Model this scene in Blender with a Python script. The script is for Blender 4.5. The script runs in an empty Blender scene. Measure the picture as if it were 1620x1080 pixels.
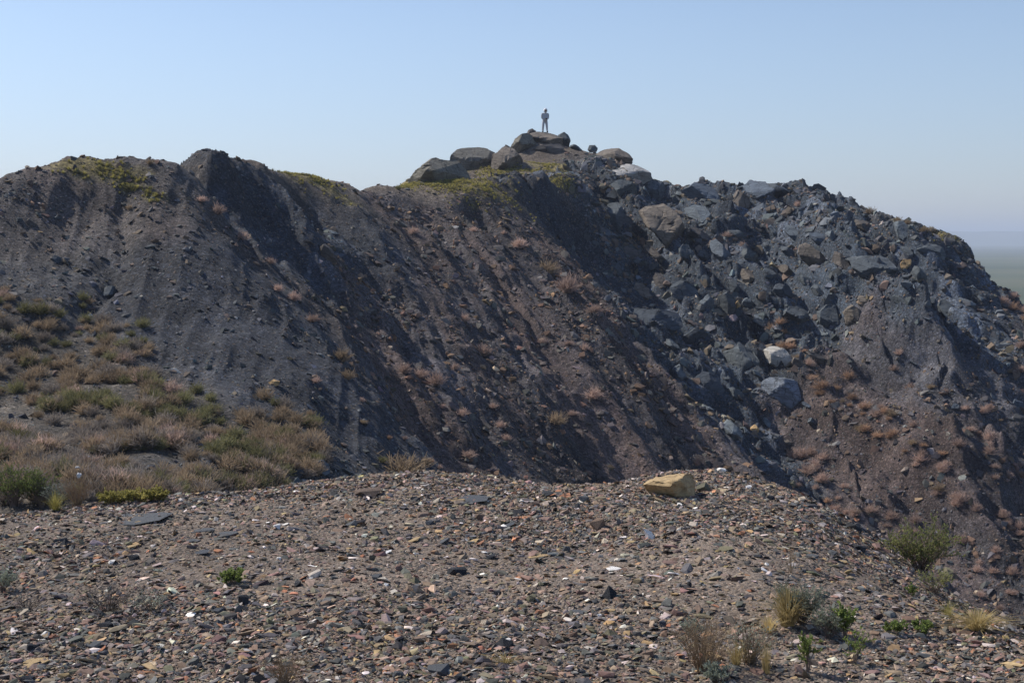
import bpy, bmesh, math, random
import numpy as np
from mathutils import Vector, Matrix, Euler

# ------------------------------------------------------------------ camera, world, sun, exposure
SC = bpy.context.scene
COL = SC.collection
F = 2250.0                                    # focal length in pixels of the 1620 px wide photograph (50 mm)
PITCH = math.radians(4.118)
cam_d = bpy.data.cameras.new('camera')
cam = bpy.data.objects.new('camera', cam_d); COL.objects.link(cam)
cam_d.lens = 50; cam_d.sensor_width = 36; cam_d.clip_start = 0.1; cam_d.clip_end = 60000
cam.location = (0, 0, 0); cam.rotation_euler = (math.pi/2 - PITCH, 0, 0)
SC.camera = cam

SUN_DIR = Vector((-0.72, 0.42, 0.80)).normalized()     # towards the sun: behind the ridge, to the left
SUN_EL = math.asin(SUN_DIR.z); SUN_AZ = math.atan2(SUN_DIR.x, SUN_DIR.y)
w = bpy.data.worlds.new('World'); SC.world = w; w.use_nodes = True
nt = w.node_tree; nt.nodes.clear()
sky = nt.nodes.new('ShaderNodeTexSky'); sky.sky_type = 'NISHITA'; sky.sun_disc = False
sky.sun_elevation = SUN_EL; sky.sun_rotation = SUN_AZ
sky.altitude = 300; sky.air_density = 1.0; sky.dust_density = 0.3; sky.ozone_density = 2.0
bg = nt.nodes.new('ShaderNodeBackground'); bg.inputs['Strength'].default_value = 0.103
wo = nt.nodes.new('ShaderNodeOutputWorld')
tint = nt.nodes.new('ShaderNodeMix'); tint.data_type = 'RGBA'; tint.blend_type = 'MULTIPLY'; tint.inputs[0].default_value = 1
tint.inputs[7].default_value = (1.0, .965, 1.02, 1)      # the dusty, slightly lavender air of a hot hazy day, over the whole sky
nt.links.new(sky.outputs[0], tint.inputs[6])
# dust haze low in the air dims the sky towards the horizon, the same all round
tc = nt.nodes.new('ShaderNodeTexCoord'); sx = nt.nodes.new('ShaderNodeSeparateXYZ'); nt.links.new(tc.outputs['Generated'], sx.inputs[0])
hr = nt.nodes.new('ShaderNodeValToRGB'); hr.color_ramp.interpolation = 'EASE'
hr.color_ramp.elements[0].position = 0.0; hr.color_ramp.elements[0].color = (.75, .80, .93, 1)
hr.color_ramp.elements[1].position = 0.16; hr.color_ramp.elements[1].color = (1, 1, 1, 1)
nt.links.new(sx.outputs[2], hr.inputs[0])
hm = nt.nodes.new('ShaderNodeMix'); hm.data_type = 'RGBA'; hm.blend_type = 'MULTIPLY'; hm.inputs[0].default_value = 1
nt.links.new(tint.outputs[2], hm.inputs[6]); nt.links.new(hr.outputs[0], hm.inputs[7]); nt.links.new(hm.outputs[2], bg.inputs['Color']); nt.links.new(bg.outputs[0], wo.inputs['Surface'])
sd = bpy.data.lights.new('sun', 'SUN'); sd.energy = 4.3; sd.angle = math.radians(0.5); sd.color = (1.0, 0.93, 0.84)
sun = bpy.data.objects.new('sun', sd); COL.objects.link(sun)
sun.rotation_euler = SUN_DIR.to_track_quat('Z', 'Y').to_euler()
SC.view_settings.view_transform = 'Standard'; SC.view_settings.look = 'None'
SC.view_settings.exposure = 0.30; SC.view_settings.gamma = 1.0; SC.view_settings.use_curve_mapping = False
SC.cycles.max_bounces = 4; SC.cycles.volume_bounces = 1

N_GRAVEL, N_PEBBLE, N_RUBBLE = 330000, 22000, 520000
R = random.Random(7)
RN = np.random.RandomState(11)

# ------------------------------------------------------------------ projection helpers
CT, ST = math.cos(PITCH), math.sin(PITCH)
def ray(px, py):
    u = (np.asarray(px, float) - 810)/F; v = -(np.asarray(py, float) - 540)/F
    return u, CT + v*ST, -ST + v*CT
def P(px, py, Y):
    u, a, b = ray(px, py)
    t = Y/a
    return (u*t, Y, b*t)
def to_px(x, y, z):
    d = y*CT - z*ST
    return 810 + F*x/d, 540 - F*(y*ST + z*CT)/d

# ------------------------------------------------------------------ noise
def _h(i, j, s):
    n = (i.astype(np.int64)*374761393 + j.astype(np.int64)*668265263 + s*1442695041) & 0xffffffff
    n = ((n ^ (n >> 13))*1274126177) & 0xffffffff
    return ((n ^ (n >> 16)) & 0xffff)/65535.0
def vnoise(x, y, s=0):
    xi = np.floor(x); yi = np.floor(y); fx = x-xi; fy = y-yi
    fx = fx*fx*fx*(fx*(fx*6-15)+10); fy = fy*fy*fy*(fy*(fy*6-15)+10)
    a = _h(xi, yi, s); b = _h(xi+1, yi, s); c = _h(xi, yi+1, s); d = _h(xi+1, yi+1, s)
    return (a*(1-fx)+b*fx)*(1-fy) + (c*(1-fx)+d*fx)*fy - 0.5
def fbm(x, y, o=4, s=0, g=0.5):
    r = 0; a = 1.0
    for k in range(o):
        r = r + a*vnoise(x*2**k + 17.3*k, y*2**k - 9.1*k, s+k); a *= g
    return r
def ridged(x, y, o=4, s=0, g=0.5):
    r = 0; a = 1.0
    for k in range(o):
        r = r + a*(0.5 - np.abs(vnoise(x*2**k + 3.3*k, y*2**k + 5.7*k, s+k))*2); a *= g
    return r
def sstep(a, b, x):
    t = np.clip((x-a)/(b-a), 0, 1); return t*t*(3-2*t)

# ------------------------------------------------------------------ terrain: control points (pixel, pixel, distance, region)
FG = [(-250,1080,5.1),(0,1080,5.1),(400,1080,5.1),(810,1080,5.1),(1200,1080,5.1),(1620,1080,5.1),(1900,1080,5.3),
 (0,818,9.2),(150,800,9.6),(270,787,9.8),(420,777,10.2),(540,757,10.5),(640,747,10.8),(760,754,10.8),(860,766,10.6),(940,773,10.4),
 (1020,762,10.5),(1140,750,10.6),(1250,777,10.2),(1350,832,9.5),(1450,904,8.7),(1530,958,8.0),(1620,992,7.6),(1750,1050,7.0),(-200,840,8.9),
 (640,850,7.95),(1140,850,7.8),(860,860,7.8),(300,870,7.6),(60,930,6.75),(500,930,6.65),(900,950,6.4),(1300,950,6.5),(1450,1000,6.0)]
FGW = [(-9,4,-1.65),(9,4,-1.9),(0,0,-1.62),(-6,0,-1.6),(6,0,-1.7),(0,-8,-1.7),(-12,-6,-1.7),(12,-6,-2.0),
 (-6,10.5,-1.95),(-5,13,-2.5),(-3,13,-3.0),(0,13.5,-3.1),(3,13.5,-3.2),(6,12,-3.6),(7,9,-3.2),(10,8,-4.2),(-10,12,-2.2),(-14,8,-1.9),
 (0,17,-5.0),(6,17,-6.0),(-6,17,-3.8),(-12,17,-3.4)]
HILL = [ # left hill
 (0,283,46,'a'),(60,264,48,'a'),(120,250,50,'a'),(190,248,50,'a'),(270,258,49.5,'a'),
 (0,370,43,'a'),(0,450,39.5,'k'),(0,560,35.5,'s'),(0,640,32,'s'),(0,700,28,'s'),(0,780,23,'s'),(-120,320,44,'a'),(-150,560,34,'s'),(-150,720,26,'s'),
 (120,350,45.5,'a'),(120,450,41.5,'k'),(120,560,36.5,'s'),(120,640,32.5,'s'),(120,700,29,'s'),
 (250,350,45.5,'a'),(250,450,42,'A'),(250,560,37,'A'),(250,640,33,'s'),(250,700,29,'s'),(250,785,23.5,'s'),
 (340,420,43.5,'A'),(350,520,40,'A'),(400,620,36,'A'),(420,700,31,'s'),(450,760,28,'k'),(500,700,32,'k'),(520,760,29,'k'),
 (300,300,48.5,'a'),(340,360,47,'a'),(400,430,45,'A'),(440,480,43.5,'A'),(490,540,41.5,'A'),(530,600,39.5,'A'),(565,660,37.5,'A'),(590,720,35.5,'k'),(610,770,34,'k'),
 # knob and inner face
 (278,257,53,'d'),(300,256,55,'d'),(340,237,58,'d'),(385,250,60,'d'),(430,268,62,'g'),(480,277,66,'g'),(540,287,70,'g'),(600,293,74,'g'),(640,296,75,'g'),(690,303,75,'g'),(740,312,75,'g'),(790,300,78,'g'),
 (330,300,53,'d'),(400,330,56,'d'),(400,390,52,'d'),(450,440,50,'d'),(520,520,49,'b'),(600,620,46.5,'b'),(680,740,43.5,'b'),
 (470,330,62,'d'),(520,360,61,'d'),(560,440,57,'b'),(640,540,54,'b'),(720,640,51,'b'),(800,740,48.5,'b'),
 (620,340,71,'b'),(700,380,69,'b'),(780,470,65,'b'),(860,560,61,'b'),(940,660,57,'b'),(980,750,54,'b'),
 (760,335,74,'b'),(800,352,73.5,'b'),(870,410,72,'b'),(910,450,70.5,'b'),(950,490,69,'b'),(1000,550,66.5,'b'),(1050,610,64,'b'),(1100,670,61.5,'b'),(1150,720,60,'b'),(1210,770,58,'b'),
 # dark hollow and ravine behind the brown face
 (830,300,80,'d'),(870,296,82,'d'),(905,300,85,'c'),(860,350,80,'d'),(900,380,81.5,'d'),(930,420,80,'d'),(960,460,79,'d'),(1000,500,75.5,'d'),(1060,570,71.5,'c'),(1120,650,68.5,'c'),(1200,740,64.5,'c'),
 # rocky buttress
 (930,310,88,'c'),(980,380,85,'c'),(1000,440,82,'c'),(1050,330,91,'c'),(1050,400,86,'c'),(1100,450,82,'c'),(1100,540,77,'c'),(1180,560,76,'c'),(1180,650,71,'c'),
 (1250,620,73,'c'),(1280,700,69,'p'),(1300,780,65,'p'),(1380,860,61,'p'),(1480,900,58,'p'),(1600,960,55,'p'),
 (1150,400,85,'c'),(1150,340,89,'c'),(1250,350,87,'c'),(1250,420,82,'c'),(1250,500,77,'c'),(1350,400,80,'c'),(1350,500,75,'c'),(1350,600,71,'p'),(1350,700,67,'p'),
 (1450,400,79,'c'),(1450,470,76,'c'),(1450,550,72,'c'),(1450,650,68.5,'p'),(1450,750,64,'p'),(1550,480,76,'c'),(1550,560,71,'c'),(1550,650,67,'p'),(1550,750,63,'p'),(1550,850,59.5,'p'),
 (1640,540,73,'p'),(1640,650,67,'p'),(1640,800,61,'p'),(1750,600,70,'p'),(1750,750,63,'p'),(1750,900,57,'p'),(1900,700,68,'p'),
 # grassy apron and skyline
 (640,290,84,'g'),(630,297,78,'g'),(660,278,92,'g'),(720,262,98,'g'),(790,250,102,'g'),(790,275,88,'g'),(860,290,84,'g'),(860,260,95,'g'),(850,232,104,'g'),(860,214,108,'g'),
 (700,292,82,'g'),(740,291,82,'g'),(670,293,80,'g'),(780,288,82,'g'),(820,285,84,'g'),
 (900,228,106,'g'),(935,242,104,'g'),(1000,262,100,'g'),(960,285,93,'c'),(1040,286,97,'c'),(1090,299,95,'c'),(1150,291,94,'c'),(1230,291,92,'c'),(1330,310,90,'c'),(1372,334,87,'c'),
 (1440,350,85,'g'),(1500,370,84,'c'),(1533,388,83,'c'),(1556,432,80,'c'),(1590,470,79,'c'),(1640,500,78,'p'),(1760,560,77,'p')]
pts = []; reg = []
for px, py, Y, k in HILL:
    pts.append(P(px, py, Y)); reg.append(k)
for px, py, Y in FG[7:25]:
    x, y, z = P(px, py, Y); 
for x, y, z, k in [(-14,15,-2.6,'s'),(-8,15,-3.2,'s'),(-7,19,-4.3,'s'),(-3,19,-5.0,'k'),(0,20,-6.5,'k'),(4,22,-8.5,'b'),(8,20,-8.5,'p'),(2,32,-9.5,'b'),(-3,26,-6.4,'k'),
   (8,34,-12,'p'),(14,40,-15.0,'p'),(8,46,-11.2,'b'),(14,30,-14.0,'p'),(22,44,-17.0,'p'),(22,36,-17,'p'),(32,50,-20,'p'),(30,30,-18,'p'),(20,12,-9,'p'),(34,14,-16,'p'),(13,52,-13,'p'),(-30,30,-3,'s'),(-30,45,1,'a'),(-22,48,2.6,'a')]:
    pts.append((x, y, z)); reg.append(k)
SKY = [(-120,320,44),(0,283,46),(60,264,48),(120,250,50),(190,248,50),(270,258,49.5),(340,237,58),(430,268,62),(480,277,66),(600,293,74),(660,278,92),(720,262,98),(790,250,102),
 (860,214,108),(935,242,104),(1000,262,100),(1090,299,95),(1150,291,94),(1230,291,92),(1330,310,90),(1372,334,87),(1440,350,85),(1500,370,84),(1533,388,83),(1556,432,80),(1640,500,78),(1760,560,77)]
for i, (px, py, Y) in enumerate(SKY):
    x, y, z = P(px, py, Y); r = math.hypot(x, y)
    a = .8 if px in (860,) else 1
    if not 430 <= px <= 620:
        pts.append((x*(1+5/r), y*(1+5/r), z-1.6*a)); reg.append('g' if px < 1100 else 'c')
    if px < 640: d2, dz = (13, 5.5)
    else: d2, dz = (14, 7)
    pts.append((x*(1+d2/r), y*(1+d2/r), z-dz)); reg.append('c')
    pts.append((x*(1+50/r), y*(1+50/r), z-26)); reg.append('c')
pts = np.array(pts); reg = np.array(reg)

def rbf_fit(p, c):
    d = np.sqrt(((p[:, None, :2]-p[None, :, :2])**2).sum(-1) + c*c)
    n = len(p); A = np.zeros((n+3, n+3)); A[:n, :n] = d - 0.02*np.eye(n)
    A[:n, n] = 1; A[:n, n+1:] = p[:, :2]; A[n, :n] = 1; A[n+1:, :n] = p[:, :2].T
    b = np.zeros(n+3); b[:n] = p[:, 2]
    return np.linalg.solve(A, b), p, c
def rbf_eval(m, x, y):
    wt, p, c = m; n = len(p); out = np.empty(x.shape); xf = x.ravel(); yf = y.ravel(); of = out.ravel()
    P32 = p.astype(np.float32); w32 = wt.astype(np.float32)
    for s in range(0, xf.size, 20000):
        xs = xf[s:s+20000].astype(np.float32)[:, None]; ys = yf[s:s+20000].astype(np.float32)[:, None]
        d = np.sqrt((xs-P32[None, :, 0])**2 + (ys-P32[None, :, 1])**2 + c*c)
        of[s:s+20000] = d @ w32[:n] + wt[n] + wt[n+1]*xs[:, 0] + wt[n+2]*ys[:, 0]
    return of.reshape(x.shape)
BACK = [P(px, py+9, Y+.7) for px, py, Y in FG[7:24]] + [P(px, py+(45 if px < 1200 else 70), Y+2.0) for px, py, Y in FG[7:24]]
fgp = np.array([P(*q) for q in FG] + FGW + BACK)
M_FG = rbf_fit(fgp, 0.35)
M_HL = rbf_fit(pts, 1.2)

# region weights over the hill (what the ground is made of, with d for shaded ground, and how strongly it is furrowed)
KEYS = 'aAksbdgcp'
def regions(x, y):
    xw = x + 2.2*fbm(x/5, y/5, 3, 301); yw = y + 2.2*fbm(x/5, y/5, 3, 331)
    out = np.zeros(x.shape + (len(KEYS),), np.float32); tot = np.zeros(x.shape, np.float32)
    xf = xw.ravel(); yf = yw.ravel(); o = out.reshape(-1, len(KEYS))
    onehot = np.array([[k == r for k in KEYS] for r in reg], np.float32)
    for s in range(0, xf.size, 20000):
        d2 = (xf[s:s+20000, None]-pts[None, :, 0])**2 + (yf[s:s+20000, None]-pts[None, :, 1])**2
        wgt = (1/(d2+0.8)**2.5).astype(np.float32); wgt /= wgt.sum(1, keepdims=True)
        o[s:s+20000] = wgt @ onehot
    return out
#                  a     A     k     s     b     d     g     c     p
AMP_RIB = np.array([0.10, 0.16, 0.18, 0.10, 0.66, 0.60, 0.05, 1.05, 0.75], np.float32)
AMP_RGH = np.array([0.5, 0.55, 0.6, 0.6, 0.9, 0.9, 0.35, 1.7, 1.0], np.float32)
LINES = []     # broken edges, most placed to cast shadow bands: (points in the ground plane, height), ground banked up on the left of them and dropping on the right
FIX = []       # small swellings and hollows of the crest: (x, y, height)
def hill_h(x, y, rg=None):
    if rg is None: rg = regions(x, y)
    z = rbf_eval(M_HL, x, y)
    for fx, fy, fh in FIX:
        z = z + fh*np.exp(-((x-fx)**2+(y-fy)**2)/5.0)
    jx = x + .8*fbm(x/1.6, y/1.6, 3, 701); jy = y + .8*fbm(x/1.6, y/1.6, 3, 705)
    for q, h_ in LINES:
        best = np.full(x.shape, 1e9); sd_ = np.zeros(x.shape); tt = np.zeros(x.shape); n_ = len(q)-1
        for i in range(n_):
            ax, ay = q[i]; bx, by = q[i+1]; ex, ey = bx-ax, by-ay; l2 = ex*ex+ey*ey
            t = np.clip(((jx-ax)*ex+(jy-ay)*ey)/l2, 0, 1); dx = jx-ax-t*ex; dy = jy-ay-t*ey; d = np.hypot(dx, dy)
            m = d < best; best = np.where(m, d, best); sd_ = np.where(m, np.sign(ex*dy-ey*dx), sd_); tt = np.where(m, (i+t)/n_, tt)
        left = sd_ < 0     # lines are given from the top down, so the camera's left is on their right hand
        f = np.where(left, np.exp(-best/2.8), np.exp(-(best/.75)**1.5) - .35*np.exp(-((best-2.2)/1.3)**2))
        z = z + h_*f*np.sin(np.pi*np.clip(tt*.92+.06, 0, 1))**.5
    rib = (rg @ AMP_RIB)*(1-.75*np.clip(rg[..., 6]*2, 0, 1)); rgh = rg @ AMP_RGH
    wx = .8*fbm(x/7, y/7, 3, 71)
    s = x*.925 + y*.38 + wx; t = x*.38 - y*.925
    # furrows that run down the fall line, steeper on their right flank
    def saw(q, per, seed, along):
        ph = q/per + .8*fbm(q/(per*3), t/along, 2, seed); f = ph - np.floor(ph)
        return np.where(f < .72, f/.72, (1-f)/.28) - .5
    env = .35 + 1.3*np.clip(fbm(s/6, t/16, 2, 91)+.35, 0, 1)
    z = z + rib*env*(0.5*saw(s, 5.3, 5, 26) + 0.45*saw(s, 1.9, 15, 14) + .34*ridged(s/1.1, t/7.0, 3, 41) + .16*ridged(s/.45, t/4.0, 2, 45)-.12)
    # left hill: small furrows straight down
    la = rg[..., 0] + rg[..., 1]*1.3 + rg[..., 2]*.6
    z = z + la*0.26*(ridged((x+y*.12)/1.7 + .12*fbm(x/3, y/3, 2, 8), y/9, 3, 141)-.5)
    z = z - la*.22*np.exp(-((x+12.3+.35*np.sin(y*.7)+(46-y)*-.05)/.28)**2)*sstep(38, 41, y)*(1-sstep(47, 49, y))
    lump = fbm(x/3.2, y/3.2, 3, 61)
    z = z + rgh*(0.45*lump + 0.16*ridged(x/1.1, y/1.1, 3, 51)-.06 + 0.07*fbm(x/.8, y/.8, 3, 55))
    cc = rg[..., 7] + .3*rg[..., 8]
    # broken rock ledges on the buttress
    st = z/1.5 + 1.4*fbm(x/5, y/5, 3, 181) + .25*x/1.5; fr = st - np.floor(st)
    z = z + cc*.7*(sstep(.0, .35, fr) - fr)
    return z
def fg_h(x, y):
    z = rbf_eval(M_FG, x, y)
    return z + 0.07*fbm(x/1.3, y/1.3, 4, 201) + 0.022*fbm(x/.22, y/.22, 3, 205)
PLAIN_Z = -25.0
def H(x, y):
    x = np.asarray(x, float); y = np.asarray(y, float); r = np.hypot(x, y)
    z = np.empty(x.shape)
    k = sstep(12.5, 17.5, r)
    m = k < 1
    z[...] = 0
    if m.any(): z[m] = fg_h(x[m], y[m])*(1-k[m])
    m = k > 0
    if m.any(): z[m] += hill_h(x[m], y[m])*k[m]
    p = sstep(128, 210, r)
    return z*(1-p) + (PLAIN_Z + 1.2*fbm(x/400, y/400, 3, 401))*p
def hit(px, py, t0=3.0, t1=150.0, n=420):
    """where the camera rays through these pixels first meet the ground: x, y, z arrays"""
    px = np.atleast_1d(np.asarray(px, float)); py = np.atleast_1d(np.asarray(py, float))
    u, a, b = ray(px, py); ts = np.geomspace(t0, t1, n)
    X = u[:, None]*ts; Y = a[:, None]*ts; Z = b[:, None]*ts
    below = Z < H(X, Y)
    i = np.where(below.any(1), below.argmax(1), n-1)
    hi = ts[i]; lo = ts[np.maximum(i-1, 0)]
    for _ in range(10):
        mid = (hi+lo)/2; q = b*mid < H(u*mid, a*mid)
        hi = np.where(q, mid, hi); lo = np.where(q, lo, mid)
    return u*hi, a*hi, b*hi, below.any(1)

LN = [([(1125,320),(1150,370),(1185,440),(1212,490)],1.5),([(1285,325),(1320,380),(1352,430),(1372,480)],1.5),([(1385,445),(1420,500),(1470,590),(1545,680)],2.3),
 ([(1235,515),(1290,562),(1345,605)],1.2),([(1262,590),(1285,660),(1318,740)],1.5),([(1488,520),(1545,600),(1615,690)],1.7),([(1440,640),(1510,740),(1570,850)],1.3),
 ([(1530,690),(1570,760),(1600,850)],1.4),([(900,470),(970,580),(1050,710)],1.1),([(655,590),(700,660),(740,730)],.7),([(555,545),(600,620),(640,700)],.55),([(470,320),(520,400),(560,470)],.6),
 ([(385,250),(430,300),(470,370),(500,430)],1.3),([(820,600),(870,680),(900,740)],.55),([(760,480),(810,560),(850,630)],.45),([(1075,400),(1115,480),(1150,560)],1.2),([(1350,600),(1420,680),(1480,770)],.7),
 ([(1180,540),(1200,590),(1216,650)],1.2),([(1330,700),(1380,770),(1420,850)],.8)]
def fit_hill():
    for pl, h_ in LN:
        X, Y, Z, ok = hit([p[0] for p in pl], [p[1] for p in pl], 20, 130, 260); LINES.append((list(zip(X, Y)), h_*.95))
    T = np.array([(0,283),(30,272),(60,264),(90,256),(120,250),(190,248),(235,253),(270,258),(285,258),(300,250),(320,240),(340,236),(365,245),(385,258),(430,268),(480,277),(540,288),(600,293),(625,296),(650,282),(680,275),(700,272),
     (728,268),(760,262),(790,252),(812,242),(830,228),(845,222),(860,220),(880,222),(900,232),(935,242),(1000,262),(1040,286),(1090,299),(1150,290),(1230,290),(1280,299),(1330,308),(1350,318),(1372,332),(1400,338),(1440,350),(1480,362),(1500,370),(1533,388),(1545,408),(1556,430),(1590,455),(1619,480)], float)
    ts = np.linspace(38, 125, 420); az = np.arctan2((T[:, 0]-810)/F, CT+.08*ST); X = np.sin(az)[:, None]*ts; Y = np.cos(az)[:, None]*ts
    for it in range(5):
        Z = H(X, Y); qx, qy = to_px(X, Y, Z); i = qy.argmin(1); k = np.arange(len(T)); d = qy[k, i]-T[:, 1]
        qx_, qy_ = X[k, i], Y[k, i]; G = np.exp(-((qx_[:, None]-qx_)**2+(qy_[:, None]-qy_)**2)/5.0)
        a = np.linalg.solve(G + .35*np.eye(len(T)), d/F*ts[i]*.9)
        FIX.extend(zip(qx_, qy_, a))
    return d
fit_hill()

# ------------------------------------------------------------------ materials
def new_mat(name):
    m = bpy.data.materials.new(name); m.use_nodes = True; n = m.node_tree; n.nodes.clear()
    out = n.nodes.new('ShaderNodeOutputMaterial'); b = n.nodes.new('ShaderNodeBsdfPrincipled')
    n.links.new(b.outputs[0], out.inputs['Surface']); b.inputs['Roughness'].default_value = .9
    b.inputs['Specular IOR Level'].default_value = .25
    return m, n, b
def nd(n, t, **kw):
    q = n.nodes.new(t)
    for k, v in kw.items():
        if k in q.inputs.keys(): q.inputs[k].default_value = v
        else: setattr(q, k, v)
    return q
def ramp(n, stops, interp='LINEAR'):
    r = n.nodes.new('ShaderNodeValToRGB'); r.color_ramp.interpolation = interp
    e = r.color_ramp.elements
    while len(e) < len(stops): e.new(.5)
    for q, (p, c) in zip(e, stops): q.position = p; q.color = (*c, 1) if len(c) == 3 else c
    return r
def mixc(n, mode, fac, a, b):
    m = n.nodes.new('ShaderNodeMix'); m.data_type = 'RGBA'; m.blend_type = mode
    for idx, v in ((0, fac), (6, a), (7, b)):
        if hasattr(v, 'links') or isinstance(v, bpy.types.NodeSocket): n.links.new(v, m.inputs[idx])
        elif idx == 0: m.inputs[0].default_value = v
        else: m.inputs[idx].default_value = (*v, 1)
    return m.outputs[2]
def g3(v): return (v, v, v)

def ground_mat(name, sc1, sc2, bump_d, chips):
    """soil coloured by the mesh's own colour layer, broken by rubble-sized cells"""
    m, n, b = new_mat(name); L = n.links
    co = nd(n, 'ShaderNodeTexCoord').outputs['Object']
    at = nd(n, 'ShaderNodeAttribute', attribute_name='soil')
    v1 = nd(n, 'ShaderNodeTexVoronoi', Scale=sc1); L.new(co, v1.inputs['Vector'])
    v2 = nd(n, 'ShaderNodeTexVoronoi', Scale=sc2); L.new(co, v2.inputs['Vector'])
    n1 = nd(n, 'ShaderNodeTexNoise', Scale=sc1*.25, Detail=6.0, Roughness=.65); L.new(co, n1.inputs['Vector'])
    sp = nd(n, 'ShaderNodeSeparateColor'); L.new(v1.outputs['Color'], sp.inputs[0])
    sp2 = nd(n, 'ShaderNodeSeparateColor'); L.new(v2.outputs['Color'], sp2.inputs[0])
    r1 = ramp(n, [(0, g3(.75)), (.6, g3(.97)), (.9, g3(1.15)), (1, g3(1.4))]); L.new(sp.outputs[0], r1.inputs[0])
    np_ = nd(n, 'ShaderNodeTexNoise', Scale=sc1*.045, Detail=4.0); L.new(co, np_.inputs['Vector'])
    rp = ramp(n, [(.38, g3(.4)), (.62, g3(1))]); L.new(np_.outputs['Fac'], rp.inputs[0])
    c = mixc(n, 'MULTIPLY', rp.outputs[0], at.outputs['Color'], r1.outputs[0])
    r2 = ramp(n, [(0, g3(.65)), (.7, g3(1.0)), (.93, g3(1.2)), (.98, g3(1.7)), (1, g3(2.4))]); L.new(sp2.outputs[0], r2.inputs[0])
    c = mixc(n, 'MULTIPLY', 1.0, c, r2.outputs[0])
    r3 = ramp(n, [(.25, g3(.6)), (.5, g3(1.0)), (.75, g3(1.4))]); L.new(n1.outputs['Fac'], r3.inputs[0])
    c = mixc(n, 'MULTIPLY', 1.0, c, r3.outputs[0])
    if name == 'shale_spoil':
        nf = nd(n, 'ShaderNodeTexNoise', Scale=7.0, Detail=7.0, Roughness=.8); L.new(co, nf.inputs['Vector'])
        rf = ramp(n, [(.34, g3(.38)), (.5, g3(.95)), (.66, g3(1.9))]); L.new(nf.outputs['Fac'], rf.inputs[0])
        c = mixc(n, 'MULTIPLY', 1.0, c, rf.outputs[0])
    r4 = ramp(n, [(0, chips[0]), (.35, chips[1]), (.7, chips[2]), (1, chips[3])], 'CONSTANT'); L.new(sp2.outputs[1], r4.inputs[0])
    fr = ramp(n, [(.92, g3(0)), (.94, g3(.4))]); L.new(sp2.outputs[2], fr.inputs[0])
    c = mixc(n, 'MIX', fr.outputs[0], c, r4.outputs[0])
    L.new(c, b.inputs['Base Color'])
    ad = nd(n, 'ShaderNodeMath', operation='ADD'); L.new(v1.outputs['Distance'], ad.inputs[0])
    mu = nd(n, 'ShaderNodeMath', operation='MULTIPLY'); L.new(v2.outputs['Distance'], mu.inputs[0]); mu.inputs[1].default_value = sc1/sc2
    L.new(mu.outputs[0], ad.inputs[1])
    nb = nd(n, 'ShaderNodeTexNoise', Scale=sc1*.8, Detail=8.0, Roughness=.75); L.new(co, nb.inputs['Vector'])
    if name == 'shale_spoil':
        sb = nd(n, 'ShaderNodeMath', operation='MULTIPLY_ADD'); L.new(ad.outputs[0], sb.inputs[0]); sb.inputs[1].default_value = .18
        ng = nd(n, 'ShaderNodeMath', operation='MULTIPLY'); L.new(nb.outputs['Fac'], ng.inputs[0]); ng.inputs[1].default_value = -2.2; L.new(ng.outputs[0], sb.inputs[2]); ad = sb
    bp = nd(n, 'ShaderNodeBump', Strength=.9, Distance=bump_d, invert=True); L.new(rp.outputs[0], bp.inputs['Strength']); L.new(ad.outputs[0], bp.inputs['Height'])
    L.new(bp.outputs[0], b.inputs['Normal'])
    return m
CHIPS = [(.30, .27, .22), (.20, .13, .07), (.10, .115, .13), (.36, .35, .34)]
M_GROUND = ground_mat('gravelly_soil', 45, 120, .02, [(.42, .38, .33), (.30, .19, .09), (.14, .15, .17), (.25, .12, .07)])
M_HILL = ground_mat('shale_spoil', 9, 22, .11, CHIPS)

def plain_mat():
    m, n, b = new_mat('steppe'); L = n.links
    co = nd(n, 'ShaderNodeTexCoord').outputs['Object']
    n1 = nd(n, 'ShaderNodeTexNoise', Scale=.004, Detail=8.0); L.new(co, n1.inputs['Vector'])
    n2 = nd(n, 'ShaderNodeTexNoise', Scale=.0006, Detail=5.0); L.new(co, n2.inputs['Vector'])
    r = ramp(n, [(.3, (.045, .066, .028)), (.5, (.08, .097, .045)), (.7, (.135, .13, .07))]); L.new(n1.outputs['Fac'], r.inputs[0])
    r2 = ramp(n, [(.35, g3(.75)), (.65, g3(1.15))]); L.new(n2.outputs['Fac'], r2.inputs[0])
    L.new(mixc(n, 'MULTIPLY', 1, r.outputs[0], r2.outputs[0]), b.inputs['Base Color'])
    return m

# soil colours by region                a               A                 k                 s                b                d                g               c                 p
SOIL = np.array([(.094,.084,.080),(.050,.055,.067),(.076,.077,.082),(.098,.086,.072),(.076,.070,.075),(.036,.044,.058),(.138,.112,.088),(.056,.073,.095),(.071,.071,.080)], np.float32)  # d has the shade of knob flank and hollow put into its colour

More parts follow.
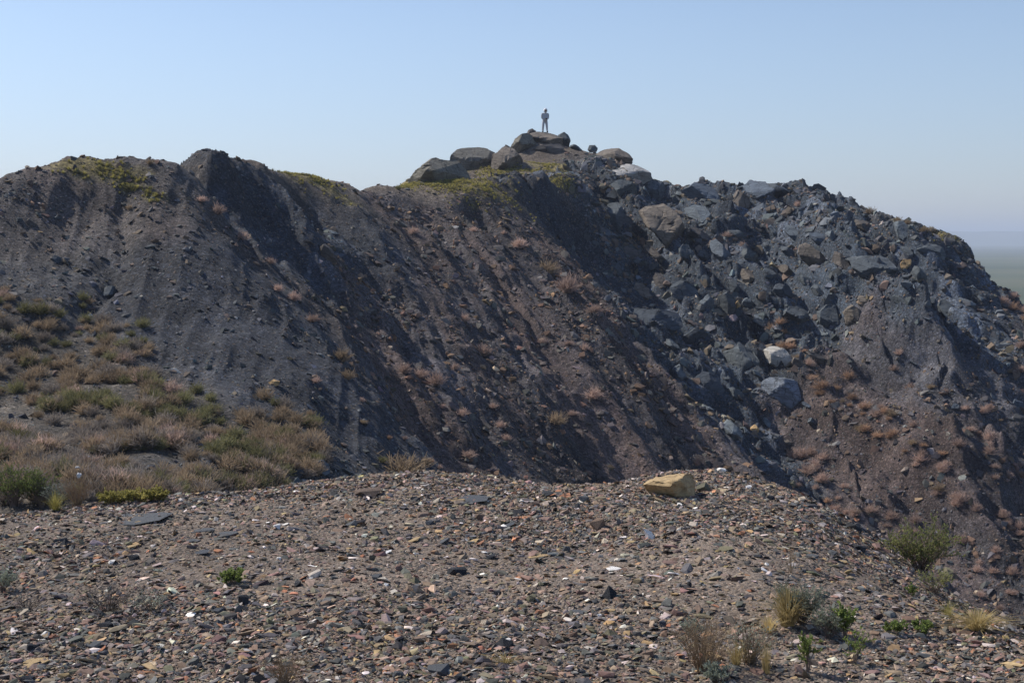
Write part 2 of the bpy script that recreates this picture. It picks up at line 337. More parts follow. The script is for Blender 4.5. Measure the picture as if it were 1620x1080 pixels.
GRID = []
def polar_sheet(name, rr, th, mat, soil):
    T, Rr = np.meshgrid(th, rr); X = Rr*np.sin(T); Y = Rr*np.cos(T)
    Z = H(X, Y); nr, nc = X.shape; GRID.append((rr, th, Z))
    co = np.stack([X, Y, Z], -1).reshape(-1, 3)
    i = np.arange(nr-1)[:, None]*nc + np.arange(nc-1)[None]
    q = np.stack([i, i+1, i+nc+1, i+nc], -1).reshape(-1, 4)
    me = bpy.data.meshes.new(name)
    me.vertices.add(len(co)); me.vertices.foreach_set('co', co.astype(np.float32).ravel())
    me.loops.add(q.size); me.loops.foreach_set('vertex_index', q.astype(np.int32).ravel())
    me.polygons.add(len(q)); me.polygons.foreach_set('loop_start', (np.arange(len(q))*4).astype(np.int32))
    me.update(calc_edges=True)
    me.polygons.foreach_set('use_smooth', np.ones(len(q), bool))
    if soil is not None:
        c = soil(X, Y).reshape(-1, 3); c4 = np.concatenate([c, np.ones((len(c), 1))], 1)
        a = me.color_attributes.new('soil', 'FLOAT_COLOR', 'POINT'); a.data.foreach_set('color', c4.astype(np.float32).ravel())
    me.materials.append(mat)
    o = bpy.data.objects.new(name, me); COL.objects.link(o); o['kind'] = 'structure'
    return o
GRASSY = [(145,264,1.3,.45),(203,292,.55,.35),(240,310,.35,.25),(480,277,1.6,1.0),(650,290,2.2,1.2),(700,288,2.6,1.3),(745,288,2.4,1.5),(865,262,1.2,1.6),(872,288,1.4,.6),(800,270,1.6,1.6),(640,294,1.6,1.0),(1430,350,2.2,1.5),(1470,362,1.5,1.5)]
gx, gy, gz, _ = hit([g[0] for g in GRASSY], [g[1] for g in GRASSY])
def grass_w(x, y):
    k = 0
    for (px, py, a, b), x0, y0 in zip(GRASSY, gx, gy):
        k = np.maximum(k, np.exp(-((x-x0)/a)**2 - ((y-y0)/(b*1.1))**2))
    return np.clip(k*1.5 + 1.8*fbm(x/.9, y/.9, 3, 501)*(k > .05), 0, 1)
def hill_soil(x, y):
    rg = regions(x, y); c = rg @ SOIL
    v = fbm(x/4, y/4, 4, 521); s = x*.925 + y*.38; t = x*.38 - y*.925
    st = fbm(s/1.2, t/9, 3, 541)
    c = c*(1 + .5*v + .7*st*(rg[..., 4]+rg[..., 8]+rg[..., 7]))[..., None]
    br = np.clip(3*fbm(s/2.5, t/14, 3, 561) + .1, 0, 1)*(rg[..., 4]*.6 + rg[..., 8]*.55 + rg[..., 0]*.4)   # rusty bands
    c = c*(1-br[..., None]) + np.array([.135, .092, .078])*br[..., None]*1.0
    bl = np.clip(4*fbm(x/1.8+9, y/1.8, 3, 571) - .8, 0, 1)*(rg[..., 7] + rg[..., 5]*.5)                     # pale blue-grey clay
    c = c*(1-bl[..., None]*.8) + np.array([.15, .18, .23])*bl[..., None]*.8
    g = grass_w(x, y)[..., None]
    c = c*(1-g*.8) + np.array([.22, .18, .065])*g*.8
    r = np.hypot(x, y); k = sstep(15, 20, r)[..., None]
    c = c*k + fg_soil(x, y)*(1-k)
    p = sstep(120, 180, r)[..., None]
    return np.clip(c*(1-p) + np.array([.10, .105, .06])*p, .012, 1)
def fg_soil(x, y):
    v = fbm(x/1.1, y/1.1, 4, 601)[..., None]
    return np.clip(np.array([.175, .138, .108])*(1+.5*v), .02, 1)

TH = math.radians(21.5)
th = np.concatenate([-np.geomspace(math.pi, TH+.02, 26), np.linspace(-TH, TH, 860), np.geomspace(TH+.02, math.pi, 26)])
rr_fg = np.concatenate([[.05, 1, 2.5], np.linspace(4, 11.6, 170), np.linspace(11.9, 15, 10)])
rr_hl = np.concatenate([np.linspace(15, 21, 22)[:-1], np.linspace(21, 46, 150)[:-1], np.linspace(46, 110, 400), np.linspace(111, 215, 50)])
rr_pl = np.geomspace(215, 24000, 70)
polar_sheet('ground', rr_fg, th, M_GROUND, lambda x, y: fg_soil(x, y))
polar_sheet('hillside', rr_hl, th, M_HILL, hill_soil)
polar_sheet('plain', rr_pl, th[::4], plain_mat(), None)

# from here on heights are read off the finished ground sheets (quick, and exactly what is drawn)
H_EXACT = H
def H(x, y):
    x = np.asarray(x, float); y = np.asarray(y, float); r = np.hypot(x, y); t = np.arctan2(x, y); z = np.zeros(x.shape)
    for k, (rr, th_, Z) in enumerate(GRID[:2]):
        m = (r <= rr[-1]) & (k == 0 or True) if k == 0 else (r > GRID[0][0][-1])
        if not m.any(): continue
        rm = np.clip(r[m], rr[0], rr[-1]); tm = t[m]
        i = np.clip(np.searchsorted(rr, rm)-1, 0, len(rr)-2); j = np.clip(np.searchsorted(th_, tm)-1, 0, len(th_)-2)
        a = (rm-rr[i])/(rr[i+1]-rr[i]); b = np.clip((tm-th_[j])/(th_[j+1]-th_[j]), 0, 1)
        z[m] = (Z[i, j]*(1-a)+Z[i+1, j]*a)*(1-b) + (Z[i, j+1]*(1-a)+Z[i+1, j+1]*a)*b
    return z

# ------------------------------------------------------------------ haze
def haze():
    bm = bmesh.new(); bmesh.ops.create_cube(bm, size=1)
    for v in bm.verts: v.co = Vector((v.co.x*52000, v.co.y*52000, -28 if v.co.z < 0 else 75))
    me = bpy.data.meshes.new('haze'); bm.to_mesh(me); bm.free()
    o = bpy.data.objects.new('haze', me); COL.objects.link(o); o['kind'] = 'stuff'
    m = bpy.data.materials.new('haze'); m.use_nodes = True; n = m.node_tree; n.nodes.clear()
    out = n.nodes.new('ShaderNodeOutputMaterial'); v = n.nodes.new('ShaderNodeVolumePrincipled')
    v.inputs['Color'].default_value = (.66, .74, .90, 1); v.inputs['Density'].default_value = HAZE; v.inputs['Anisotropy'].default_value = .2
    n.links.new(v.outputs[0], out.inputs['Volume']); me.materials.append(m)
HAZE = 0.00032
haze()

# ================================================================== OBJECTS
def tag(o, label=None, cat=None, group=None, kind=None):
    if label: o['label'] = label
    if cat: o['category'] = cat
    if group: o['group'] = group
    if kind: o['kind'] = kind
    return o
def link(name, me, parent=None):
    o = bpy.data.objects.new(name, me); COL.objects.link(o)
    if parent: o.parent = parent
    return o

# ---- rock materials
def rock_mat(name, base, dark, pale=None, band=0.0, scale=1.0, instancer=False):
    m, n, b = new_mat(name); L = n.links
    co = nd(n, 'ShaderNodeTexCoord').outputs['Object']
    if instancer:
        at = nd(n, 'ShaderNodeAttribute', attribute_name='col', attribute_type='INSTANCER'); basec = at.outputs['Color']
        n1 = nd(n, 'ShaderNodeTexNoise', Scale=2.2, Detail=5.0, Roughness=.7); L.new(co, n1.inputs['Vector'])
        r = ramp(n, [(.3, g3(.6)), (.55, g3(1.0)), (.75, g3(1.35))]); L.new(n1.outputs['Fac'], r.inputs[0])
        c = mixc(n, 'MULTIPLY', 1, basec, r.outputs[0]); L.new(c, b.inputs['Base Color'])
        return m
    oi = nd(n, 'ShaderNodeObjectInfo')
    wv = nd(n, 'ShaderNodeTexNoise', Scale=1.1*scale, Detail=3.0); L.new(co, wv.inputs['Vector'])
    wa = nd(n, 'ShaderNodeVectorMath', operation='MULTIPLY_ADD'); L.new(wv.outputs['Color'], wa.inputs[0]); wa.inputs[1].default_value = (.9/scale,)*3; L.new(co, wa.inputs[2])
    mc = nd(n, 'ShaderNodeMapping'); mc.inputs['Scale'].default_value = (1.0, 1.0, 2.2); mc.inputs['Rotation'].default_value = (.5, .6, .2); L.new(wa.outputs[0], mc.inputs['Vector'])
    vc = nd(n, 'ShaderNodeTexVoronoi', Scale=1.0*scale, feature='DISTANCE_TO_EDGE'); L.new(mc.outputs[0], vc.inputs['Vector'])
    rc = ramp(n, [(0, g3(.25)), (.035, g3(1))]); L.new(vc.outputs['Distance'], rc.inputs[0])
    n1 = nd(n, 'ShaderNodeTexNoise', Scale=1.3*scale, Detail=9.0, Roughness=.68); L.new(co, n1.inputs['Vector'])
    mp = nd(n, 'ShaderNodeMapping'); mp.inputs['Scale'].default_value = (1.0*scale, 1.0*scale, 9*scale); mp.inputs['Rotation'].default_value = (.35, .5, 0)
    L.new(co, mp.inputs['Vector'])
    n2 = nd(n, 'ShaderNodeTexNoise', Scale=1.6, Detail=6.0, Roughness=.6); L.new(mp.outputs[0], n2.inputs['Vector'])
    r = ramp(n, [(.28, dark), (.48, base), (.62, tuple(min(1, v*1.25) for v in base)), (.78, pale or tuple(v*1.6 for v in base))]); L.new(n1.outputs['Fac'], r.inputs[0])
    r2 = ramp(n, [(.3, g3(1-.55)), (.5, g3(1.0)), (.7, g3(1.25))]); L.new(n2.outputs['Fac'], r2.inputs[0])
    c = mixc(n, 'MULTIPLY', .55 + band, r.outputs[0], r2.outputs[0])
    r3 = ramp(n, [(0, (.72, .74, .80)), (1, (1.28, 1.22, 1.12))]); L.new(oi.outputs['Random'], r3.inputs[0])
    c = mixc(n, 'MULTIPLY', 1, c, r3.outputs[0])
    if scale < 5: c = mixc(n, 'MULTIPLY', .8, c, rc.outputs[0])
    L.new(c, b.inputs['Base Color'])
    n3 = nd(n, 'ShaderNodeTexNoise', Scale=7*scale, Detail=8.0, Roughness=.7); L.new(co, n3.inputs['Vector'])
    ad = nd(n, 'ShaderNodeMath', operation='MULTIPLY_ADD'); L.new(n2.outputs['Fac'], ad.inputs[0]); ad.inputs[1].default_value = .9; L.new(n3.outputs['Fac'], ad.inputs[2])
    bp = nd(n, 'ShaderNodeBump', Strength=.6, Distance=.08/scale); L.new(ad.outputs[0], bp.inputs['Height']); L.new(bp.outputs[0], b.inputs['Normal'])
    return m
ROCKM = {
 'slate':  rock_mat('dark_slate', (.085, .101, .114), (.036, .044, .053), (.18, .19, .20)),
 'blue':   rock_mat('blue_grey_rock', (.122, .148, .172), (.055, .067, .082), (.23, .26, .29)),
 'brown':  rock_mat('brown_grey_rock', (.140, .124, .108), (.065, .06, .055), (.23, .205, .18)),
 'olive':  rock_mat('lichened_rock', (.175, .165, .135), (.085, .082, .07), (.26, .25, .21)),
 'pale':   rock_mat('pale_weathered_rock', (.36, .36, .35), (.17, .18, .19), (.56, .55, .53)),
 'bluewhite': rock_mat('pale_blue_streaked_rock', (.23, .26, .295), (.10, .12, .14), (.55, .57, .60), band=.3),
 'ochre':  rock_mat('ochre_rock', (.42, .30, .16), (.24, .14, .07), (.55, .46, .32)),
}
STONEM = {
 'slate':  rock_mat('slate_chip', (.085, .093, .103), (.045, .05, .058), (.15, .16, .175), scale=14),
 'black':  rock_mat('black_slate_chip', (.035, .038, .044), (.018, .02, .024), (.08, .085, .09), scale=14),
 'brown':  rock_mat('brown_chip', (.15, .11, .085), (.08, .058, .045), (.22, .17, .13), scale=14),
 'ochre':  rock_mat('ochre_chip', (.36, .27, .15), (.22, .15, .08), (.50, .42, .28), scale=14),
 'orange': rock_mat('orange_chip', (.38, .19, .11), (.24, .11, .06), (.48, .30, .2), scale=14),
 'olive':  rock_mat('olive_chip', (.16, .15, .10), (.09, .085, .06), (.24, .22, .15), scale=14),
 'white':  rock_mat('white_quartz', (.80, .79, .76), (.62, .60, .57), (.88, .88, .87), scale=14),
 'cream':  rock_mat('cream_chip', (.50, .43, .34), (.33, .27, .2), (.62, .57, .48), scale=14),
}
GRAVELM = rock_mat('gravel_chip', (.1, .1, .1), (.1, .1, .1), instancer=True)

# ---- rock meshes
def carve(co, seed, n=14, lo=.62, hi=.95, sharp=1.0):
    """cut a cloud of points (within about 1) by random planes: broken faces with crisp edges"""
    rs = np.random.RandomState(seed)
    for _ in range(n):
        d = rs.normal(size=3); d /= np.linalg.norm(d); o = rs.uniform(lo, hi)*(co@d).max()
        e = np.maximum(co@d - o, 0); co = co - np.outer(e*sharp, d)
    return co
def joint(co, seed, n=9, off=.10, tilt=.22, crack=.07, stretch=(1, 1, 1.8)):
    """break a rock of about unit size into jointed blocks: each block a little shifted and tilted, dark clefts between"""
    rs = np.random.RandomState(seed); S = rs.uniform(-1, 1, (n, 3)); st = np.array(stretch)
    D = np.sqrt((((co[:, None]-S[None])*st)**2).sum(-1)); o = np.argsort(D, 1); f1 = D[np.arange(len(co)), o[:, 0]]; f2 = D[np.arange(len(co)), o[:, 1]]
    N = rs.normal(size=(n, 3)); N /= np.linalg.norm(N, axis=1, keepdims=True); k = o[:, 0]; r = np.linalg.norm(co, axis=1, keepdims=True)+1e-6; rad = co/r
    d = off*rs.uniform(-1, 1, n)[k] + tilt*((co-S[k])*N[k]).sum(1) - crack*np.exp(-((f2-f1)/.07)**2)
    return co + rad*d[:, None]
def cut_rock(name, seed, dims, n=4, rough=.02, sub=4):
    bm = bmesh.new(); bmesh.ops.create_icosphere(bm, subdivisions=sub, radius=1.9)
    co = np.array([v.co[:] for v in bm.verts]); rs = np.random.RandomState(seed)
    D = [np.array(d, float)+rs.normal(0, .24, 3) for d in [(1,0,0),(-1,0,0),(0,1,0),(0,-1,0),(0,0,1),(0,0,-1)]] + [rs.normal(size=3) for _ in range(n)]
    for k, d in enumerate(D):
        d /= np.linalg.norm(d); o = rs.uniform(.8, 1.0) if k < 6 else rs.uniform(.95, 1.15)
        co = co - np.outer(np.maximum(co@d - o, 0), d)
    co = joint(co, seed+1, 4, .04, .08, .05)
    d = fbm(co[:, 0]*2+seed+co[:, 2]*1.3, co[:, 1]*2-co[:, 2], 3, seed)*rough*2 + fbm(co[:, 0]*7+co[:, 2]*3, co[:, 1]*7-co[:, 2]*4, 2, seed+9)*rough
    co = co*(1+d)[:, None]; co /= np.abs(co).max(0); co *= np.array(dims)
    for v, c in zip(bm.verts, co): v.co = c
    me = bpy.data.meshes.new(name); bm.to_mesh(me); bm.free(); return me
def hull_rock(name, seed, n=16, flat=.6, blocky=.5, sub=0, rough=.05):
    rr = random.Random(seed); bm = bmesh.new()
    for _ in range(n):
        v = Vector([rr.gauss(0, 1) for _ in range(3)]).normalized()
        m = max(abs(v.x), abs(v.y), abs(v.z)); v = v*(1-blocky) + v/m*blocky*.85
        v *= rr.uniform(.82, 1.05)
        bm.verts.new((v.x, v.y, v.z*flat))
    r = bmesh.ops.convex_hull(bm, input=bm.verts)
    bmesh.ops.delete(bm, geom=[g for g in r['geom_interior'] if isinstance(g, bmesh.types.BMVert)], context='VERTS')
    if sub:
        bmesh.ops.triangulate(bm, faces=bm.faces)
        bmesh.ops.subdivide_edges(bm, edges=bm.edges, cuts=sub, use_grid_fill=True)
        bm.normal_update(); co = np.array([v.co[:] for v in bm.verts])
        o = seed*7.7
        d = fbm(co[:, 0]*1.4+o+co[:, 2], co[:, 1]*1.4-co[:, 2]*1.3, 3, seed)*rough*2 + fbm(co[:, 0]*4+o+co[:, 2]*3, co[:, 1]*4-co[:, 2]*2, 3, seed+9)*rough
        nn = [v.normal.copy() for v in bm.verts]
        for v, q, k in zip(bm.verts, nn, d): v.co += q*float(k)
    me = bpy.data.meshes.new(name); bm.to_mesh(me); bm.free(); return me
BOULDERS = [cut_rock('boulder', 100+i, (1, (.8, 1, .6)[i % 3], (.7, .38, .55, .26)[i % 4]), 3+i % 3) for i in range(10)]
CHUNKS = [hull_rock('stone', 200+i, 12, (.7, .5, .8)[i % 3], .4, 1, .06) for i in range(6)]
FLATS = [hull_rock('stone', 300+i, 13, .24, .35, 1, .03) for i in range(6)]
def with_mat(me, m, cache={}):
    k = (me.name, m.name)
    if k not in cache:
        c = me.copy(); c.name = me.name.split('.')[0]; c.materials.clear(); c.materials.append(m); cache[k] = c
    return cache[k]

# ---- vegetation meshes
class MB:
    def __init__(s): s.v = []; s.f = []
    def strip(s, pts, widths, side):
        b = len(s.v)
        for p, w_ in zip(pts, widths):
            s.v += [tuple(p - side*w_), tuple(p + side*w_)]
        for i in range(len(pts)-1):
            k = b+2*i; s.f.append((k, k+1, k+3, k+2))
    def tube(s, pts, rad):
        b = len(s.v)
        for p, r in zip(pts, rad):
            for a in (0, 2.094, 4.189): s.v.append((p.x+r*math.cos(a), p.y+r*math.sin(a), p.z))
        for i in range(len(pts)-1):
            for j in range(3):
                a = b+3*i+j; c = b+3*i+(j+1) % 3; s.f.append((a, c, c+3, a+3))
    def leaf(s, p, d, side, l, w_):
        b = len(s.v); up = d.cross(side)*w_*.5
        s.v += [tuple(p), tuple(p+d*l*.5-side*w_+up), tuple(p+d*l), tuple(p+d*l*.5+side*w_+up)]
        s.f.append((b, b+1, b+2, b+3))
    def mesh(s, name, mat):
        me = bpy.data.meshes.new(name); me.from_pydata(s.v, [], s.f); me.materials.append(mat); me.update(); return me
def rdir(rr, spread=1.0, up=.35):
    a = rr.uniform(0, 2*math.pi); e = rr.uniform(up, 1.0)**spread
    h = math.sqrt(max(0, 1-e*e)); return Vector((h*math.cos(a), h*math.sin(a), e))
def perp(d, rr):
    v = d.cross(Vector((rr.gauss(0, 1), rr.gauss(0, 1), rr.gauss(0, 1)))); return v.normalized() if v.length > 1e-4 else Vector((1, 0, 0))
def plant_mat(name, c0, c1, trans=.25):
    m, n, b = new_mat(name); L = n.links
    co = nd(n, 'ShaderNodeTexCoord').outputs['Object']; oi = nd(n, 'ShaderNodeObjectInfo')
    n1 = nd(n, 'ShaderNodeTexNoise', Scale=6.0, Detail=4.0); L.new(co, n1.inputs['Vector'])
    r = ramp(n, [(.3, c0), (.7, c1)]); L.new(n1.outputs['Fac'], r.inputs[0])
    r3 = ramp(n, [(0, g3(.75)), (1, g3(1.3))]); L.new(oi.outputs['Random'], r3.inputs[0])
    c = mixc(n, 'MULTIPLY', 1, r.outputs[0], r3.outputs[0]); L.new(c, b.inputs['Base Color'])
    tr = nd(n, 'ShaderNodeBsdfTranslucent'); L.new(c, tr.inputs['Color'])
    mx = nd(n, 'ShaderNodeMixShader'); mx.inputs[0].default_value = trans
    L.new(b.outputs[0], mx.inputs[1]); L.new(tr.outputs[0], mx.inputs[2])
    L.new(mx.outputs[0], n.nodes['Material Output'].inputs['Surface']); b.inputs['Specular IOR Level'].default_value = .1
    return m
PM = {
 'pink':  plant_mat('dry_pinkish_twigs', (.38, .27, .22), (.56, .42, .35), .35),
 'tan':   plant_mat('dry_tan_twigs', (.24, .18, .12), (.40, .31, .21), .35),
 'olive': plant_mat('olive_twigs', (.15, .15, .07), (.26, .24, .12), .35),
 'orange':plant_mat('orange_twigs', (.36, .23, .15), (.52, .36, .25), .35),
 'grey':  plant_mat('grey_twigs', (.20, .17, .145), (.36, .31, .26), .3),
 'straw': plant_mat('straw', (.42, .32, .13), (.62, .50, .26), .4),
 'yellow':plant_mat('yellow_green_blades', (.30, .28, .08), (.46, .40, .14), .4),
 'green': plant_mat('green_leaves', (.13, .18, .055), (.24, .28, .09), .45),
 'lime':  plant_mat('dusty_yellow_green_leaves', (.20, .23, .085), (.36, .36, .15), .45),
 'sage':  plant_mat('sage_leaves', (.22, .25, .19), (.36, .39, .31), .35),
 'bark':  plant_mat('woody_stems', (.15, .11, .085), (.28, .22, .18), .1),
}
def fuzzy(name, seed, mat, n=170, wd=.020, flat=1.0, up=.12, droop=.12):
    """a small dry bush, radius about 1: branching twigs springing from one root"""
    rr = random.Random(seed); mb = MB()
    lob = [rdir(rr, 1, .1)*rr.uniform(.15, .5) for _ in range(5)]
    for i in range(n):
        d = rdir(rr, 1, up); d = (d + lob[i % 5]*1.0).normalized(); l = rr.uniform(.55, 1.05); s = perp(d, rr)
        p0 = Vector((rr.gauss(0, .1), rr.gauss(0, .1), 0)); bend = Vector((rr.gauss(0, .12), rr.gauss(0, .12), -droop*rr.random()))
        p1 = p0+d*l*.5; p2 = p0+d*l+bend*l
        for p in (p1, p2): p.z *= flat
        mb.strip([p0, p1, p2], [wd*.8, wd, wd*.35], s)
        for _ in range(2):
            d2 = (d + Vector((rr.gauss(0, .6), rr.gauss(0, .6), rr.gauss(.1, .4)))).normalized(); q = p0.lerp(p2, rr.uniform(.4, .9)); q2 = q+d2*l*.32
            mb.strip([q, q2], [wd*.8, wd*.3], perp(d2, rr))
    return mb.mesh(name, mat)
SHR = {k: [fuzzy('dry_shrub', hash_ + i, PM[k], 150) for i in range(3)] for k, hash_ in (('pink', 10), ('tan', 20), ('olive', 30), ('orange', 40), ('grey', 50), ('yellow', 60))}
def tuft_mesh(name, seed, mat, n=120, wd=.012, lean=.45):
    rr = random.Random(seed); mb = MB()
    for _ in range(n):
        a = rr.uniform(0, 6.283); q = Vector((math.cos(a), math.sin(a), 0)); l = rr.uniform(.5, 1.05); k = abs(rr.gauss(0, lean))
        p0 = q*rr.uniform(0, .18); p1 = p0+Vector((0, 0, l*.5))+q*k*.3; p2 = p0+Vector((0, 0, l*(1-.25*k)))+q*k*.95
        mb.strip([p0, p1, p2], [wd, wd*.8, wd*.15], Vector((-q.y, q.x, 0)))
    return mb.mesh(name, mat)
TUFT = {k: [tuft_mesh('grass', 400+i, PM[k], 90, .03) for i in range(2)] for k in ('yellow', 'straw', 'olive')}

# ---- scatter as one object
def scatter(name, meshes, pos, rot, scl, col=None, vid=None, label=None):
    c = bpy.data.collections.new(name+'_kinds')
    for i, me in enumerate(meshes):
        o = bpy.data.objects.new('%s_kind_%02d' % (name, i), me); c.objects.link(o)
    me = bpy.data.meshes.new(name); nv = len(pos)
    me.vertices.add(nv); me.vertices.foreach_set('co', np.asarray(pos, np.float32).ravel())
    a = me.attributes.new('rot', 'FLOAT_VECTOR', 'POINT'); a.data.foreach_set('vector', np.asarray(rot, np.float32).ravel())
    a = me.attributes.new('scl', 'FLOAT_VECTOR', 'POINT'); a.data.foreach_set('vector', np.asarray(scl, np.float32).ravel())
    if vid is None: vid = RN.randint(0, len(meshes), nv)
    a = me.attributes.new('vid', 'INT', 'POINT'); a.data.foreach_set('value', np.asarray(vid, np.int32))
    if col is not None:
        a = me.attributes.new('col', 'FLOAT_COLOR', 'POINT'); a.data.foreach_set('color', np.concatenate([col, np.ones((nv, 1))], 1).astype(np.float32).ravel())
    o = link(name, me); o['kind'] = 'stuff'
    if label: o['label'] = label
    g = bpy.data.node_groups.new(name, 'GeometryNodeTree')
    g.interface.new_socket('Geometry', in_out='INPUT', socket_type='NodeSocketGeometry'); g.interface.new_socket('Geometry', in_out='OUTPUT', socket_type='NodeSocketGeometry')
    gi = g.nodes.new('NodeGroupInput'); go = g.nodes.new('NodeGroupOutput')
    ci = g.nodes.new('GeometryNodeCollectionInfo'); ci.inputs['Collection'].default_value = c; ci.inputs['Separate Children'].default_value = True; ci.inputs['Reset Children'].default_value = True
    ip = g.nodes.new('GeometryNodeInstanceOnPoints'); ip.inputs['Pick Instance'].default_value = True
    def attr(nm, ty):
        q = g.nodes.new('GeometryNodeInputNamedAttribute'); q.data_type = ty; q.inputs['Name'].default_value = nm; return q.outputs[0]
    e2r = g.nodes.new('FunctionNodeEulerToRotation')
    g.links.new(attr('rot', 'FLOAT_VECTOR'), e2r.inputs[0]); g.links.new(e2r.outputs[0], ip.inputs['Rotation'])
    g.links.new(attr('scl', 'FLOAT_VECTOR'), ip.inputs['Scale']); g.links.new(attr('vid', 'INT'), ip.inputs['Instance Index'])
    g.links.new(gi.outputs[0], ip.inputs['Points']); g.links.new(ci.outputs[0], ip.inputs['Instance']); g.links.new(ip.outputs[0], go.inputs[0])
    md = o.modifiers.new('scatter', 'NODES'); md.node_group = g
    return o
def slope_rot(x, y, e, jit):
    """euler that lays something on the slope, turned at random about its own upright"""
    dzx = (H(x+e, y)-H(x-e, y))/(2*e); dzy = (H(x, y+e)-H(x, y-e))/(2*e)
    n = len(x); out = np.empty((n, 3)); ang = RN.uniform(0, 2*math.pi, n); j = RN.normal(0, jit, (n, 2))
    ca, sa = np.cos(ang), np.sin(ang)
    nx, ny = -dzx, -dzy
    lx = nx*ca + ny*sa; ly = -nx*sa + ny*ca
    out[:, 0] = -np.arctan(ly) + j[:, 0]; out[:, 1] = np.arctan(lx) + j[:, 1]; out[:, 2] = ang
    return out

# ---- gravel on the near mound
def palette(n, cols, probs, jit=.18):
    idx = RN.choice(len(cols), n, p=np.array(probs)/sum(probs)); c = np.array(cols)[idx]
    return np.clip(c*np.exp(RN.normal(0, jit, (n, 1)))*np.exp(RN.normal(0, .05, (n, 3))), .01, .9)
PAL = [(.11,.112,.114),(.055,.057,.06),(.17,.165,.16),(.21,.16,.12),(.24,.19,.15),(.34,.25,.14),(.30,.15,.09),(.16,.15,.105),(.60,.56,.52),(.33,.29,.27),(.22,.15,.13)]
PRB = [19, 15, 10, 19, 9, 3.5, 2.2, 5, 2.4, 5, 10]
def fan(n, r0, r1, half):
    r = np.sqrt(RN.uniform(r0*r0, r1*r1, n)); t = RN.uniform(-half, half, n); return r*np.sin(t), r*np.cos(t)
TINY = [hull_rock('gravel_chip', 700+i, 9, .5, .3) for i in range(4)] + [hull_rock('gravel_chip', 720+i, 9, .25, .3) for i in range(4)]
for q in TINY: q.materials.append(GRAVELM)
def bare(x, y):   # patches of bare trodden earth with fewer stones
    return fbm(x/1.4+3, y/1.4, 3, 811)
x, y = fan(N_GRAVEL, 4.6, 12.2, math.radians(22.5))
keep = (RN.random(len(x)) < np.clip(.62 - 1.9*bare(x, y), .15, 1)); x = x[keep]; y = y[keep]
sz = np.clip(np.exp(RN.normal(math.log(.0060), .5, len(x))), .003, .026)*(1+.02*np.hypot(x, y))
pos = np.stack([x, y, H(x, y)+sz*.18], 1); rot = slope_rot(x, y, .05, .42)
scl = np.stack([sz*RN.uniform(.85, 1.7, len(x)), sz, sz*RN.uniform(.6, 1.1, len(x))], 1)
scatter('gravel', TINY, pos, rot, scl, palette(len(x), PAL, PRB)*[1.24, 1.17, 1.08], label='small mixed gravel covering the near mound')
x, y = fan(N_PEBBLE, 4.6, 12.2, math.radians(22.5))
keep = (RN.random(len(x)) < np.clip(.7 - 1.2*bare(x, y), .3, 1)); x = x[keep]; y = y[keep]
sz = np.clip(np.exp(RN.normal(math.log(.020), .30, len(x))), .014, .036)
pos = np.stack([x, y, H(x, y)+sz*.1], 1); rot = slope_rot(x, y, .07, .24)
scl = np.stack([sz*RN.uniform(.9, 1.8, len(x)), sz, sz*RN.uniform(.6, 1.0, len(x))], 1)
for q in FLATS+CHUNKS: pass
peb = [hull_rock('gravel_pebble', 740+i, 12, .22, .35) for i in range(6)] + [hull_rock('gravel_pebble', 760+i, 12, .6, .4) for i in range(3)]
for q in peb: q.materials.append(GRAVELM)
scatter('pebble_gravel', peb, pos, rot, scl, palette(len(x), PAL, PRB, .28)*[1.18, 1.12, 1.05], label='flat slate chips and pebbles strewn over the near mound')

# ---- rubble on the hillside
n = N_RUBBLE
r = RN.uniform(24, 110, n); t = RN.uniform(-math.radians(21.5), math.radians(21.5), n); x = r*np.sin(t); y = r*np.cos(t)
rg = regions(x, y)
den = rg @ np.array([.55, .60, .65, .35, .70, .45, .18, .85, .60], np.float32)
keep = RN.random(n) < den*(.45 + 1.6*np.clip(fbm(x/3, y/3, 3, 821)+.2, 0, 1)); x = x[keep]; y = y[keep]; rg = rg[keep]
sz = np.clip(.032*RN.pareto(2.1, len(x)) + .022, 0, .30)*(rg @ np.array([.78, .74, 1.0, .7, .95, .8, .6, 1.15, .9], np.float32))
sz *= np.clip(np.hypot(x, y)/75, .55, 1.2)
pos = np.stack([x, y, H(x, y)+sz*.10], 1)
c1 = palette(len(x), [(.085,.092,.10),(.055,.06,.066),(.13,.14,.15),(.14,.11,.085),(.22,.17,.12),(.30,.28,.25),(.17,.195,.22)], [22, 16, 16, 22, 6, 2.5, 1.5], .2)
warm = (rg[:, 4]+rg[:, 0]*.5+rg[:, 8]*.5+rg[:, 6]*.6)[:, None]
c1 = c1*(1-warm) + c1*np.array([1.25, 1.0, .85])*warm
scl = np.stack([sz*RN.uniform(.8, 1.5, len(x)), sz, sz*RN.uniform(.7, 1.1, len(x))], 1)
rub = [hull_rock('rubble_block', 780+i, 12, (.6, .4, .8)[i % 3], .4) for i in range(6)]
for q in rub: q.materials.append(GRAVELM)
scatter('rubble', rub, pos, slope_rot(x, y, .4, .35), scl, c1, label='broken shale rubble lying all over the hillside')

